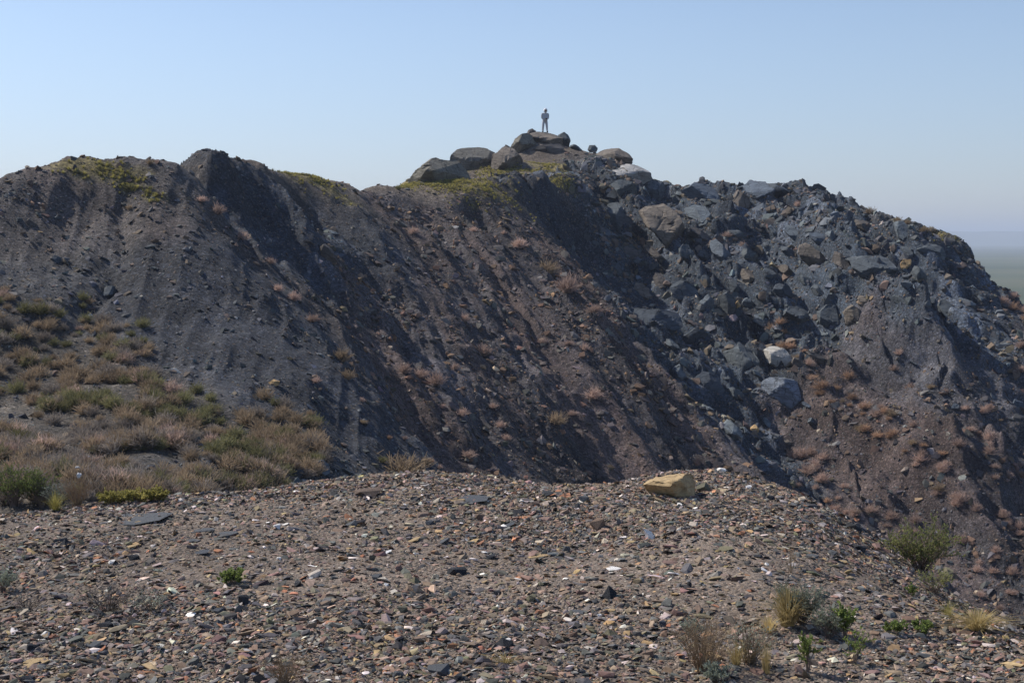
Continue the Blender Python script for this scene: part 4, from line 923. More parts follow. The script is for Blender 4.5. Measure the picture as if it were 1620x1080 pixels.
# ================================================================== stones of the near mound
NEAR = [ # px, py, w, h, roll, shape (c chunk, f flat), colour, label
 (1113,777,24,24,20,'c','olive','olive stone added as the shaded end of the yellow ochre boulder'),  # olive piece added for the dark, shaded side of the ochre boulder
 (1048,795,34,10,-25,'f','ochre','thin yellow flake leaning at the foot of the ochre boulder'),
 (1028,852,15,26,35,'c','white','upright jagged white quartz sliver in mid mound'),
 (970,902,30,9,0,'f','white','flat powdery bluish-white patch-like stone'),
 (1075,802,15,12,10,'c','white','bright white quartz lump below the ochre boulder'),
 (1140,746,20,8,0,'c','white','white stone on the crest beyond the ochre boulder'),
 (1158,750,20,8,-5,'f','ochre','small yellow slab beside the white stone on the crest'),
 (1183,772,16,9,0,'c','white','white lump on the crest down from the ochre boulder'),
 (965,946,25,27,0,'c','black','upright black pointed stone in mid mound'),
 (946,836,30,24,16,'c','brown','reddish-brown wedge boulder standing in the gravel'),
 (957,860,19,15,0,'c','cream','cream rounded stone against the reddish-brown wedge'),
 (720,909,42,15,8,'c','black','long black loaf-shaped stone in mid mound'),
 (596,918,20,20,0,'c','slate','dark stone uphill of the mossy green chip'),
 (850,882,36,9,3,'f','ochre','bright yellow flat shard alone in mid mound'),
 (797,1023,34,18,0,'c','black','jagged black stone near a white fragment at the bottom'),
 (803,1014,14,7,0,'c','white','white fragment on top of the jagged black stone'),
 (734,1015,30,14,5,'c','black','black ridge-backed stone level with the jagged black one'),
 (770,1057,30,12,0,'c','brown','maroon wedge stone near the lower edge'),
 (693,1067,44,26,0,'c','slate','broad dark slate lump, biggest along the lower edge'),
 (724,1074,24,16,15,'c','black','small black lump leaning on the broad slate lump'),
 (965,1007,28,15,0,'c','olive','mossy olive stone in the lower gravel'),
 (1048,992,15,17,0,'c','slate','upright grey cobble in the lower gravel'),
 (738,795,76,24,12,'f','slate','large smooth dark slate slab half buried near the crest'),
 (573,784,66,12,8,'c','brown','hump of dark caked earth on the shoulder of the crest'),
 (213,824,120,13,9,'f','slate','long smooth grey slab, largest flat one on the mound'),
 (318,841,40,14,8,'f','slate','smooth slab with a sharp edge next to the cracked slab'),
 (358,847,44,18,4,'f','slate','cracked dark slab with layered edge'),
 (302,858,24,11,5,'f','slate','small smooth slab below the sharp-edged slab'),
 (312,876,38,11,14,'f','slate','tapering dark slab pointing downhill of the cracked one'),
 (437,836,17,9,25,'c','white','white elongated stone, lower half of a white pair'),
 (450,830,16,6,10,'f','white','thin white flake, upper half of a white pair'),
 (176,891,14,11,0,'c','white','round white stone on the open gravel beside dark blocks'),
 (103,863,22,14,0,'c','black','pair of black lumps fused together below the long grey slab'),
 (210,885,22,12,0,'c','black','black block next to the round white stone'),
 (152,861,12,8,0,'c','orange','orange-pink chip near the black lumps'),
 (313,849,13,9,0,'c','orange','bright orange chip lying on the smooth slabs'),
 (283,858,9,7,0,'c','orange','smaller orange chip beside the smooth slabs'),
 (150,885,18,8,0,'c','orange','rust-red chip by the yellow flakes'),
 (230,894,12,8,0,'c','olive','yellow-green chip near the black block'),
 (206,866,28,7,12,'f','ochre','ochre flakes in a slanting line above the black block'),
 (470,926,26,13,22,'c','black','black brick-shaped stone tilted uphill'),
 (383,955,25,20,20,'c','black','black stone with a raised fin below the small green plant'),
 (345,971,19,18,0,'c','slate','upright slate cobble below the small green plant'),
 (311,979,20,14,0,'c','black','black flat-topped cobble next to the upright slate one'),
 (345,990,18,14,0,'c','slate','grey cobble beneath the upright slate one'),
 (165,993,28,13,0,'c','black','black peaked stone on the lower slope below the dry twigs'),
 (172,1012,40,12,0,'f','slate','dark layered slab below the black peaked stone'),
 (47,1031,27,17,0,'c','black','black lump beside the mossy ochre slab'),
 (147,1025,36,15,5,'c','slate','long slate lump near the lower corner'),
 (85,1036,32,7,0,'f','olive','thin olive slab between the black lump and slate lump'),
 (50,1052,60,17,8,'f','ochre','mossy ochre slab, widest stone in the lower corner'),
 (70,1006,16,10,35,'c','white','white shard sticking up in the lower corner'),
 (64,1012,18,5,0,'f','white','flat white chip beside the sticking-up shard'),
 (225,1063,40,13,4,'f','orange','salmon-pink slab on the lower edge'),
 (128,1066,17,9,0,'c','orange','orange-red cobble near the salmon-pink slab'),
 (102,976,26,8,0,'f','ochre','pale yellow flat flake below the dry twigs'),
 (8,967,17,6,8,'f','ochre','pale yellow flake at the edge below the grey shrub'),
 (649,1056,20,11,0,'c','orange','bright orange oval stone near the lower edge'),
 (608,1065,16,9,10,'c','orange','rusty chip next to the orange oval stone'),
 (628,1072,24,14,0,'c','slate','grey-green flat cobble by the orange oval stone'),
 (595,1022,30,8,5,'f','ochre','yellow shard on the lower gravel'),
 (672,1005,28,10,5,'c','cream','cream and white stone with a dark end'),
 (765,987,16,10,30,'c','cream','cream wedge stone in the lower middle'),
 (636,967,20,13,0,'c','olive','mossy green chip in mid mound'),
 (862,985,17,8,0,'f','ochre','small yellow chip below mid mound'),
 (853,971,20,9,0,'c','orange','peach coloured stone below mid mound'),
 (966,966,19,8,0,'f','ochre','yellow chip just under the black pointed stone'),
 (1037,960,24,10,12,'f','ochre','yellow-brown flake to the side of the black pointed stone'),
 (895,1026,22,7,0,'f','ochre','dull yellow flat chip below the mossy olive stone'),
 (960,1035,22,11,0,'f','olive','olive flake with a dark stone against it'),
 (975,1041,16,12,0,'c','black','dark stone against the olive flake'),
 (882,1048,13,9,0,'c','cream','pale yellow cobble near the bottom centre'),
 (1027,1045,12,8,0,'c','ochre','small yellow cobble near the dry twig shrub'),
 (840,950,20,20,0,'c','olive','grey-brown upright cobble in mid mound'),
 (818,970,26,8,-8,'f','black','black thin slab below mid mound'),
 (786,940,16,9,0,'c','black','small black cobble in mid mound'),
 (908,972,34,12,5,'f','slate','wide slate slab between yellow chips'),
 (895,872,16,12,0,'c','slate','blue-grey cobble near the bright yellow shard'),
 (854,861,18,12,0,'c','cream','white and pink crumbling stone above the bright yellow shard'),
 (844,800,22,14,0,'c','brown','dark brown lump below the crest dip'),
 (817,815,30,12,20,'c','black','black lump with an orange slab beside it'),
 (826,820,38,9,22,'f','orange','orange-brown slab slanting up below the crest dip'),
 (802,834,28,10,22,'f','slate','grey slab slanting up below the orange-brown slab'),
 (757,822,22,13,0,'c','brown','red-brown block below the large slate slab'),
 (759,861,22,10,30,'f','orange','rust coloured flake in mid mound'),
 (775,883,26,10,15,'c','black','black flake in mid mound beneath the rust one'),
 (700,858,30,8,22,'f','slate','grey slab on the shoulder below the large slate slab'),
 (652,857,32,7,22,'f','ochre','ochre strip slanting up the shoulder'),
 (612,875,18,8,25,'f','white','white chip at the low end of the ochre strip'),
 (608,835,14,8,30,'f','orange','orange flake on the shoulder of the mound'),
 (555,833,22,14,20,'c','slate','blue-grey stone on the shoulder below the caked earth'),
 (907,844,10,14,0,'c','ochre','small upright tan stone next to the reddish-brown wedge'),
 (893,787,18,9,0,'c','orange','orange-brown stone in the dip of the crest'),
 (923,793,22,14,0,'c','slate','grey lump in the dip of the crest'),
 (865,783,38,10,10,'c','black','black slab-like lump in the dip of the crest'),
 (1032,770,22,12,0,'c','olive','olive stone pressed against the ochre boulder'),
 (1252,768,17,15,0,'c','olive','round olive cobble on the descending crest'),
 (1267,792,18,12,0,'c','cream','cream cobble below the round olive one'),
 (1297,798,22,12,-10,'c','black','black lump on the descending crest'),
 (1293,804,12,9,0,'c','brown','brown chip beneath the black crest lump'),
 (1355,824,15,9,0,'c','orange','pink-orange stone on the descending crest'),
 (1349,838,36,13,-20,'c','black','black ragged lump below the pink-orange crest stone'),
 (1210,768,46,9,-8,'f','ochre','ochre slab on the crest with a black stone under its end'),
 (1216,772,18,9,0,'c','black','black stone under the end of the ochre crest slab'),
 (1180,748,22,5,0,'f','brown','reddish slab edge on the crest'),
 (1219,790,16,10,0,'c','black','dark cobble below the ochre crest slab'),
 (1145,871,34,11,10,'f','olive','olive-grey slab on the right flank of the mound'),
 (1108,810,22,9,-8,'f','olive','olive flake below the ochre boulder'),
 (1125,832,26,9,-12,'f','slate','grey slab on the flank below the ochre boulder'),
 (1173,846,15,13,0,'c','orange','brick-red stone on the flank of the mound'),
 (1196,852,28,7,-8,'f','olive','thin olive slab next to the brick-red stone'),
 (1285,882,27,11,0,'f','slate','pale-topped grey slab on the flank'),
 (1317,878,22,14,10,'c','slate','fin-shaped slate stone on the flank'),
 (1357,869,32,10,-5,'c','black','black stone with a bright edge near the leafy bush'),
 (1330,889,28,7,-4,'f','ochre','flat ochre slab on the flank near the leafy bush'),
 (1293,904,15,11,0,'c','orange','pinkish cobble on the flank above the straw tuft'),
 (1243,873,9,9,0,'c','orange','dark red cobble on the flank'),
 (1276,827,24,10,-20,'f','slate','blue-grey slab near the descending crest'),
 (1500,912,24,26,0,'c','olive','brown square block at the foot of the leafy bush'),
 (1546,941,13,10,0,'c','cream','whitish stone on the crest below the leafy bush'),
 (1376,952,12,8,0,'f','ochre','yellow chip between the straw tuft and leafy bush'),
 (1377,1073,20,14,0,'c','cream','pinkish white cobble at the lower edge'),
 (1456,1061,18,8,0,'f','ochre','cream-yellow flake on the lower flank'),
 (1392,1028,22,9,0,'f','slate','grey stone on the lower flank below the green sprigs'),
 (1110,1073,16,9,0,'f','ochre','yellow chip under the low sage plant'),
 (1090,928,10,12,0,'c','black','small black cobble on the bare flank'),
 (1200,882,18,8,0,'c','black','dark flat cobble on the flank above the bare earth'),
]
for i, (px, py, w_, h_, roll, sh, c, lab) in enumerate(NEAR):
    me = (CHUNKS if sh == 'c' else FLATS)[i % 6]
    k = .62 if sh == 'c' else 1.0
    o = place(me, STONEM[c], px, py, w_, h_, 'stone', roll=roll, t0=3, depth=w_*(1.0 if sh == 'c' else 1.1), zflat=.6 if sh == 'c' else .5, sink=.2)
    if sh == 'f' and w_ > 36: o.scale.z *= .6; o.location.z -= .12*o.scale.z; o.rotation_euler.y *= .5
    tag(o, lab, 'stone')
tag(outline_rock('stone', STONEM['ochre'], [(1020,772),(1036,764),(1062,759),(1092,756),(1104,761),(1108,774),(1104,790),(1084,796),(1058,792),(1030,786)], None, .30, .06, 77, rough=.14, t0=3),
    'biggest yellow ochre boulder on the crest of the gravel mound', 'stone')
nused = [(1064, 768, 48)] + [(q[0], q[1], q[2]*.5) for q in NEAR]
NMK = [('the ochre crest boulder', 1064, 768), ('the white quartz sliver', 1028, 852), ('the black pointed stone', 965, 946), ('the reddish-brown wedge', 946, 834), ('the black loaf stone', 720, 909),
       ('the yellow flat shard', 850, 882), ('the jagged black stone', 797, 1023), ('the broad slate lump', 693, 1067), ('the mossy olive stone', 965, 1007), ('the large crest slate slab', 738, 795), ('the caked earth hump', 573, 784),
       ('the long smooth slab', 213, 824), ('the cracked slab', 358, 847), ('the white pair', 444, 833), ('the round white stone', 176, 891), ('the tilted black brick stone', 470, 926), ('the finned black stone', 383, 955),
       ('the dry twig clump', 190, 945), ('the mossy ochre slab', 50, 1052), ('the salmon slab', 225, 1063), ('the orange oval stone', 649, 1056), ('the yellow shard', 595, 1022), ('the small green plant', 370, 913),
       ('the brick-red stone', 1173, 846), ('the straw tuft', 1250, 960), ('the leafy bush', 1450, 870), ('the bottom twig shrub', 1100, 1030), ('the pinkish white cobble', 1377, 1073), ('the crest dip', 940, 775), ('the green sprigs', 1440, 995),
       ('the mossy green chip', 636, 967), ('the rust flake', 759, 861), ('the grey mid-mound cobble', 840, 950), ('the cream wedge', 765, 987), ('the flat ochre flank slab', 1330, 889), ('the upright slate cobble', 345, 971), ('the lower flank flake', 1456, 1061)]
items = []; k = 0
CN = {'slate': 'grey', 'black': 'black', 'brown': 'brown', 'ochre': 'yellow', 'orange': 'rusty', 'olive': 'olive', 'white': 'white', 'cream': 'cream'}
for px, py in scatter_poly(2600, [(0,835),(420,800),(640,775),(900,800),(1140,780),(1350,860),(1450,930),(1600,1010),(1612,1075),(8,1075)]):
    if k >= 165: break
    s = (9 + 15*R.random()**2.5)*(.65+.35*(py-750)/330)
    if any(math.hypot(px-u[0], py-u[1]) < u[2]+s*.6 for u in nused): continue
    nused.append((px, py, s*.5)); k += 1
    c = R.choice('slate slate slate slate slate black black black brown brown ochre ochre orange olive olive cream white'.split()); fl = R.random() < .6
    me = R.choice(FLATS if fl else CHUNKS)
    o = place(me, STONEM[c], px, py, s*1.25, s*(.42 if fl else .7), 'stone', roll=R.uniform(-14, 22), t0=3, depth=s*1.2, zflat=.5 if fl else .6)
    items.append((o, f"{CN[c]} {'flat chip' if fl else 'angular stone'}", px, py))
assign_labels(items, NMK, 'stone', 'loose stones on the gravel mound')

# ================================================================== bushes on the hillside
def plant_at(me, px, py, wpx, name, hf=1.0, t0=13, sink=.03):
    x, y, z, ok = hit(px, py, t0); x, y, z = float(x[0]), float(y[0]), float(z[0]); s = (y*CT-z*ST)/F*wpx*.5
    o = link(name, me); o.location = (x, y, z-s*sink); o.scale = (s, s, s*hf); o.rotation_euler = (0, 0, R.uniform(0, 6.28)); return o
BUSH = [(345,330,36,'pink'),(318,312,26,'pink'),(382,375,26,'pink'),(428,412,20,'pink'),(440,455,22,'pink'),(465,470,22,'pink'),(495,500,34,'pink'),(540,560,46,'tan'),(550,590,40,'tan'),(500,598,30,'pink'),
 (665,588,40,'pink'),(690,600,34,'pink'),(640,584,24,'pink'),(635,730,90,'tan'),(675,725,40,'tan'),(605,722,34,'olive'),(730,650,32,'pink'),(740,715,34,'pink'),(792,668,34,'pink'),(765,555,30,'pink'),(735,500,34,'pink'),
 (940,620,40,'pink'),(880,660,42,'tan'),(905,650,26,'pink'),(822,385,28,'pink'),(797,366,18,'pink'),(748,362,18,'pink'),(866,424,34,'tan'),(898,452,42,'pink'),(940,485,40,'pink'),(858,538,20,'pink'),(900,540,22,'pink'),(925,550,18,'pink'),
 (800,690,24,'pink'),(780,640,22,'pink'),(700,640,20,'pink'),(720,580,18,'pink'),(1050,750,22,'pink'),(600,500,14,'pink'),(655,365,18,'pink'),
 (18,525,52,'olive'),(40,485,40,'olive'),(95,492,40,'olive'),(15,465,40,'tan'),(60,470,34,'tan'),(130,480,30,'olive'),(162,530,34,'olive'),(125,585,48,'tan'),(112,560,30,'tan'),(75,570,30,'olive'),(85,540,26,'olive'),
 (150,520,26,'tan'),(180,555,26,'tan'),(225,510,30,'olive'),(225,535,28,'olive'),(232,585,26,'olive'),(238,612,28,'olive'),(70,630,34,'olive'),(205,326,24,'tan'),(242,316,12,'olive'),(30,600,24,'tan'),(180,640,30,'olive'),
 (1378,334,20,'tan'),(1420,347,18,'tan'),(1435,351,20,'tan'),(1462,362,18,'tan'),(1474,362,16,'grey'),(237,257,14,'tan'),(630,296,16,'olive'),(577,294,8,'grey'),
 (1262,322,18,'pink'),(205,292,30,'olive'),(1150,370,20,'pink'),(1175,385,18,'pink'),(25,735,60,'orange'),(70,740,44,'orange'),(430,690,40,'pink'),(480,690,36,'orange'),(260,680,34,'pink'),(285,670,30,'tan')]
strip = [((1200,495),(1330,620),14,16,26,'orange'),((1320,600),(1400,690),16,18,30,'orange'),((1380,640),(1500,730),9,18,28,'pink'),((1250,715),(1330,800),14,22,34,'pink'),((1330,770),(1420,860),10,18,30,'pink'),
         ((1440,700),(1500,740),8,20,28,'pink'),((1490,770),(1530,800),6,20,30,'pink'),((1540,690),(1620,760),14,18,30,'pink'),((1530,860),(1620,920),9,16,26,'pink'),((1430,820),(1520,870),9,18,28,'pink'),
         ((1590,445),(1625,500),7,18,28,'pink'),((1600,540),(1622,600),4,20,30,'pink'),((1580,790),(1620,850),8,18,28,'pink'),((1400,560),(1620,680),10,12,20,'pink'),((1540,900),(1600,950),6,16,24,'pink'),((560,640),(760,760),10,12,22,'pink')]
for (x0, y0), (x1, y1), n, a, b, c in strip:
    for i in range(n):
        t = (i+R.random())/n; BUSH.append((x0+(x1-x0)*t+R.gauss(0, 14), y0+(y1-y0)*t+R.gauss(0, 12), R.uniform(a, b), c if R.random() < .75 else R.choice(['pink', 'orange', 'tan'])))
items = []
BN = {'pink': 'dry pinkish bush', 'tan': 'dry tan bush', 'olive': 'olive-green bush', 'orange': 'rust-orange dry bush', 'grey': 'bare grey bush'}
for px, py, w_, c in BUSH:
    hq = hit(px, py+w_*.25, 13)
    if not hq[3][0] or hq[1][0] > 112: continue
    o = plant_at(R.choice(SHR[c]), px, py+w_*.25, w_*R.choice([.7, .95, 1.1, 1.25]), 'dry_shrub' if c != 'olive' else 'shrub', hf=R.uniform(.75, 1.35))
    items.append((o, f"{'large ' if w_ > 38 else 'small ' if w_ < 20 else ''}{BN[c]}", px, py))
assign_labels(items, HM, 'bush', 'bushes on the hillside')

# ================================================================== plants on the near mound
def near_base(px, py, t0=3.0):
    x, y, z, ok = hit(px, py, t0); x, y, z = float(x[0]), float(y[0]), float(z[0]); return Vector((x, y, z)), (y*CT-z*ST)/F
def bush_obj(name, px, py, wpx, hpx, stems, leaves, lab, cat, seed, leafmat='green', stemmat='bark', leaf=(.018, .005), dead=0, t0=3.0, up=.35, twigs=3):
    base, s = near_base(px, py, t0); rr = random.Random(seed); root = bpy.data.objects.new(name, None); COL.objects.link(root); root.location = base
    root.empty_display_size = .1; tag(root, lab, cat)
    W, Hh = wpx*s*.5, hpx*s; sm = MB(); lm = MB(); dm = MB()
    for i in range(stems):
        d = rdir(rr, 1, up); tip = Vector((d.x*W*1.1, d.y*W*.9, Hh*(.45+.6*d.z)*rr.uniform(.7, 1.0)))
        p0 = Vector((rr.gauss(0, W*.08), rr.gauss(0, W*.08), -.01)); m1 = p0.lerp(tip, .35)+Vector((rr.gauss(0, W*.06), rr.gauss(0, W*.06), Hh*.06)); m2 = p0.lerp(tip, .7)+Vector((rr.gauss(0, W*.07), rr.gauss(0, W*.07), Hh*.05))
        r0 = .0022*max(.6, min(2.5, Hh*3)); path = [p0, m1, m2, tip]; isdead = rr.random() < dead
        (dm if isdead else sm).tube(path, [r0*1.3, r0, r0*.7, r0*.35])
        for _ in range(twigs):
            t = rr.uniform(.3, .95); seg = min(2, int(t*3)); q = path[seg].lerp(path[seg+1], t*3-seg); d2 = (tip.normalized()+Vector((rr.gauss(0, .7), rr.gauss(0, .7), rr.gauss(.1, .5)))).normalized(); q2 = q+d2*rr.uniform(.12, .3)*Hh
            (dm if isdead else sm).tube([q, q.lerp(q2, .5), q2], [r0*.6, r0*.45, r0*.25])
            if not isdead:
                for _ in range(leaves//(stems*twigs)):
                    pp = q.lerp(q2, rr.random()); dd = (d2+Vector((rr.gauss(0, .7), rr.gauss(0, .7), rr.gauss(.2, .5)))).normalized()
                    lm.leaf(pp, dd, perp(dd, rr), leaf[0]*rr.uniform(.6, 1.3), leaf[1]*rr.uniform(.7, 1.3))
    link('stem', sm.mesh('stem', PM[stemmat]), root)
    if lm.v: link('foliage', lm.mesh('foliage', PM[leafmat]), root)['kind'] = 'stuff'
    if dm.v: tag(link('dead_branch', dm.mesh('dead_branch', PM['grey']), root), 'bare pale dead twigs')['kind'] = 'stuff'
    return root
def tuft_obj(px, py, wpx, hpx, n, c, lab, seed, name='grass_tuft', lean=.4, t0=3.0):
    base, s = near_base(px, py, t0); me = tuft_mesh(name, seed, PM[c], n, .010, lean); o = link(name, me)
    o.location = base; o.scale = (wpx*s*.62, wpx*s*.5, hpx*s); tag(o, lab, 'grass tuft'); return o
bush_obj('leafy_bush', 1458, 905, 104, 88, 80, 4800, 'leafy yellow-green bush with dead twigs on the edge of the gravel mound', 'bush', 1, 'lime', leaf=(.017, .005), dead=.3, twigs=6, up=.12)
bush_obj('twiggy_bush', 1478, 938, 62, 44, 40, 700, 'reddish half-bare bush spilling over the edge below the leafy bush', 'bush', 2, 'lime', leaf=(.012, .004), dead=.2)
bush_obj('sprig', 1443, 942, 18, 20, 10, 260, 'tiny bright green sprig at the foot of the reddish bush', 'plant', 3, 'green', leaf=(.012, .005))
bush_obj('grey_sage', 1268, 985, 86, 64, 60, 2600, 'grey-green sage mixed with the straw tuft', 'sage', 4, 'sage', leaf=(.013, .003), twigs=5)
tuft_obj(1246, 990, 90, 70, 420, 'straw', 'tall straw-yellow grass tuft growing beside grey sage', 5, lean=.7)
tuft_obj(1216, 1000, 50, 34, 160, 'straw', 'short spreading straw tuft at the foot of the tall straw-yellow one', 51, lean=.9)
tuft_obj(1165, 1052, 60, 46, 160, 'straw', 'loose straw grass growing through the two brown twig shrubs', 52, lean=.8)
bush_obj('grey_sage', 1312, 1008, 60, 50, 40, 1500, 'blue-grey sage between the straw tuft and the green sprigs', 'sage', 6, 'sage', leaf=(.012, .003), twigs=5)
bush_obj('leafy_sprig', 1338, 1012, 34, 58, 16, 700, 'tall green leafy sprig behind the blue-grey sage', 'plant', 7, 'green', leaf=(.015, .0045), up=.6)
bush_obj('leafy_sprig', 1278, 1062, 40, 62, 14, 420, 'upright green-leaved sprig with bare red stems low on the mound', 'plant', 8, 'green', leaf=(.013, .0045), up=.7)
bush_obj('leafy_sprig', 1352, 1050, 46, 60, 12, 320, 'thin straggling sprig beside the blue-grey sage', 'plant', 9, 'green', leaf=(.012, .004), up=.6)
bush_obj('dry_twig_shrub', 1112, 1062, 110, 92, 80, 0, 'big bare brown twig shrub at the bottom of the mound', 'shrub', 10, stemmat='tan', twigs=7)
bush_obj('dry_twig_shrub', 1185, 1050, 90, 70, 50, 300, 'sparser brown twig shrub next to the big bare one', 'shrub', 11, 'sage', stemmat='tan', leaf=(.01, .003), twigs=6)
tuft_obj(1212, 1066, 48, 56, 120, 'straw', 'thin straw tuft beside the brown twig shrubs', 12, lean=.35)
bush_obj('grey_sage', 1135, 1080, 56, 32, 26, 900, 'low pale sage plant on the bottom edge', 'sage', 13, 'sage', leaf=(.012, .003), twigs=5)
bush_obj('grey_sage', 1092, 1010, 34, 32, 22, 600, 'grey sage shoot rising through the bare twig shrub', 'sage', 14, 'sage', leaf=(.011, .003), twigs=5)
bush_obj('green_sprigs', 1415, 1002, 36, 22, 14, 420, 'low dark green sprig, nearer the sage of the green pair', 'plant', 15, 'green', leaf=(.014, .006))
bush_obj('green_sprigs', 1458, 1004, 40, 24, 14, 480, 'low dark green sprig, nearer the straw grass of the green pair', 'plant', 16, 'green', leaf=(.014, .006))
tuft_obj(1545, 998, 100, 38, 420, 'straw', 'sprawling straw-coloured grass on the crest beside the reddish bush', 17, lean=.8)
tuft_obj(1500, 975, 50, 28, 120, 'yellow', 'green-yellow grass wisp between reddish bush and straw grass', 18, lean=.6)
bush_obj('small_green_plant', 368, 923, 46, 24, 26, 1000, 'small bright green plant alone on the open gravel', 'plant', 19, 'green', leaf=(.014, .005), up=.2, twigs=4)
bush_obj('dry_twig_shrub', 172, 968, 130, 50, 60, 0, 'wide low grey twig shrub on the gravel near the edge', 'shrub', 20, stemmat='grey', twigs=7, up=.15)
bush_obj('dry_twig_shrub', 235, 965, 70, 34, 34, 260, 'small grey twig shrub joined to the wide low one', 'shrub', 21, 'sage', stemmat='grey', leaf=(.01, .003), twigs=5, up=.15)
bush_obj('dry_twig_shrub', 42, 965, 60, 32, 34, 0, 'dark little twig clump beyond the wide low twig shrub', 'shrub', 22, stemmat='grey', twigs=6, up=.15)
bush_obj('grey_sage', 5, 935, 46, 40, 26, 800, 'grey-olive sage cut by the edge of the picture', 'sage', 23, 'sage', leaf=(.012, .003), twigs=5)
bush_obj('dry_twig_shrub', 450, 1080, 96, 56, 46, 200, 'brown twig shrub on the bottom edge near the yellow shard', 'shrub', 24, 'sage', stemmat='tan', leaf=(.01, .003), twigs=6)
tuft_obj(800, 1048, 60, 16, 110, 'straw', 'flattened tan grass clump by the jagged black stone', 25, lean=1.0)
bush_obj('dry_twig_shrub', 1250, 905, 40, 50, 10, 0, 'few thin upright dry stems above the straw tuft', 'shrub', 26, stemmat='tan', up=.8)
# behind the crest on the left
bush_obj('green_bush', 22, 800, 92, 66, 60, 3600, 'bright green bush at the edge where gravel meets the scrub', 'bush', 31, 'green', leaf=(.026, .009), twigs=5, up=.2)
bush_obj('green_bush', 66, 802, 56, 60, 44, 2200, 'second green bush with dark stems, beside the bright green one', 'bush', 32, 'green', leaf=(.024, .008), twigs=5, up=.3)
bush_obj('grey_sage', 88, 806, 44, 44, 36, 1500, 'blue-grey sage against the green bushes', 'sage', 33, 'sage', leaf=(.018, .006), twigs=5)
tuft_obj(88, 809, 46, 36, 190, 'yellow', 'yellow-green grass clump in front of the blue-grey sage', 34, lean=.55)
bush_obj('dry_twig_shrub', 122, 803, 62, 54, 60, 0, 'pale brown dry weed clump between the grass clump and low yellow plants', 'shrub', 35, stemmat='tan', twigs=7, up=.4)
for i, (px, w_, lab) in enumerate([(180, 44, 'low yellow-green plant, first in the fringe along the gravel edge'), (215, 52, 'low yellow-green plant in the middle of the fringe along the gravel edge'), (246, 34, 'low yellow plant with flowers ending the fringe along the gravel edge')]):
    bush_obj('low_yellow_plant', px, 797-i*2, w_, 22, 40, 1100, lab, 'plant', 36+i, 'yellow', leaf=(.018, .007), twigs=4, up=.15)
EDGE = [(-10,812,40,'tan'),(45,810,36,'grey'),(150,800,34,'tan'),(160,790,36,'pink'),(10,770,50,'orange'),(60,765,46,'tan'),(100,770,40,'tan'),(150,770,44,'pink'),(200,775,40,'tan'),(240,770,40,'olive')]

# white scraps caught in the scrub
def scrap(px, py, wpx, hpx, lab, seed, t0=13.5):
    base, s = near_base(px, py, t0); rr = random.Random(seed); bm = bmesh.new()
    bmesh.ops.create_icosphere(bm, subdivisions=2, radius=1)
    for v in bm.verts: v.co *= rr.uniform(.6, 1.15)
    me = bpy.data.meshes.new('plastic_scrap'); bm.to_mesh(me); bm.free(); me.materials.append(STONEM['white'])
    o = link('plastic_scrap', me); o.location = base+Vector((0, -.35, .30)); o.scale = (wpx*s*.5, wpx*s*.35, hpx*s*.5); tag(o, lab, 'litter')
scrap(136, 775, 8, 10, 'crumpled white scrap caught in the dry scrub, lower of two', 3)
scrap(133, 762, 7, 4, 'thin white scrap just above the crumpled one in the scrub', 4)

# ================================================================== the person on the summit

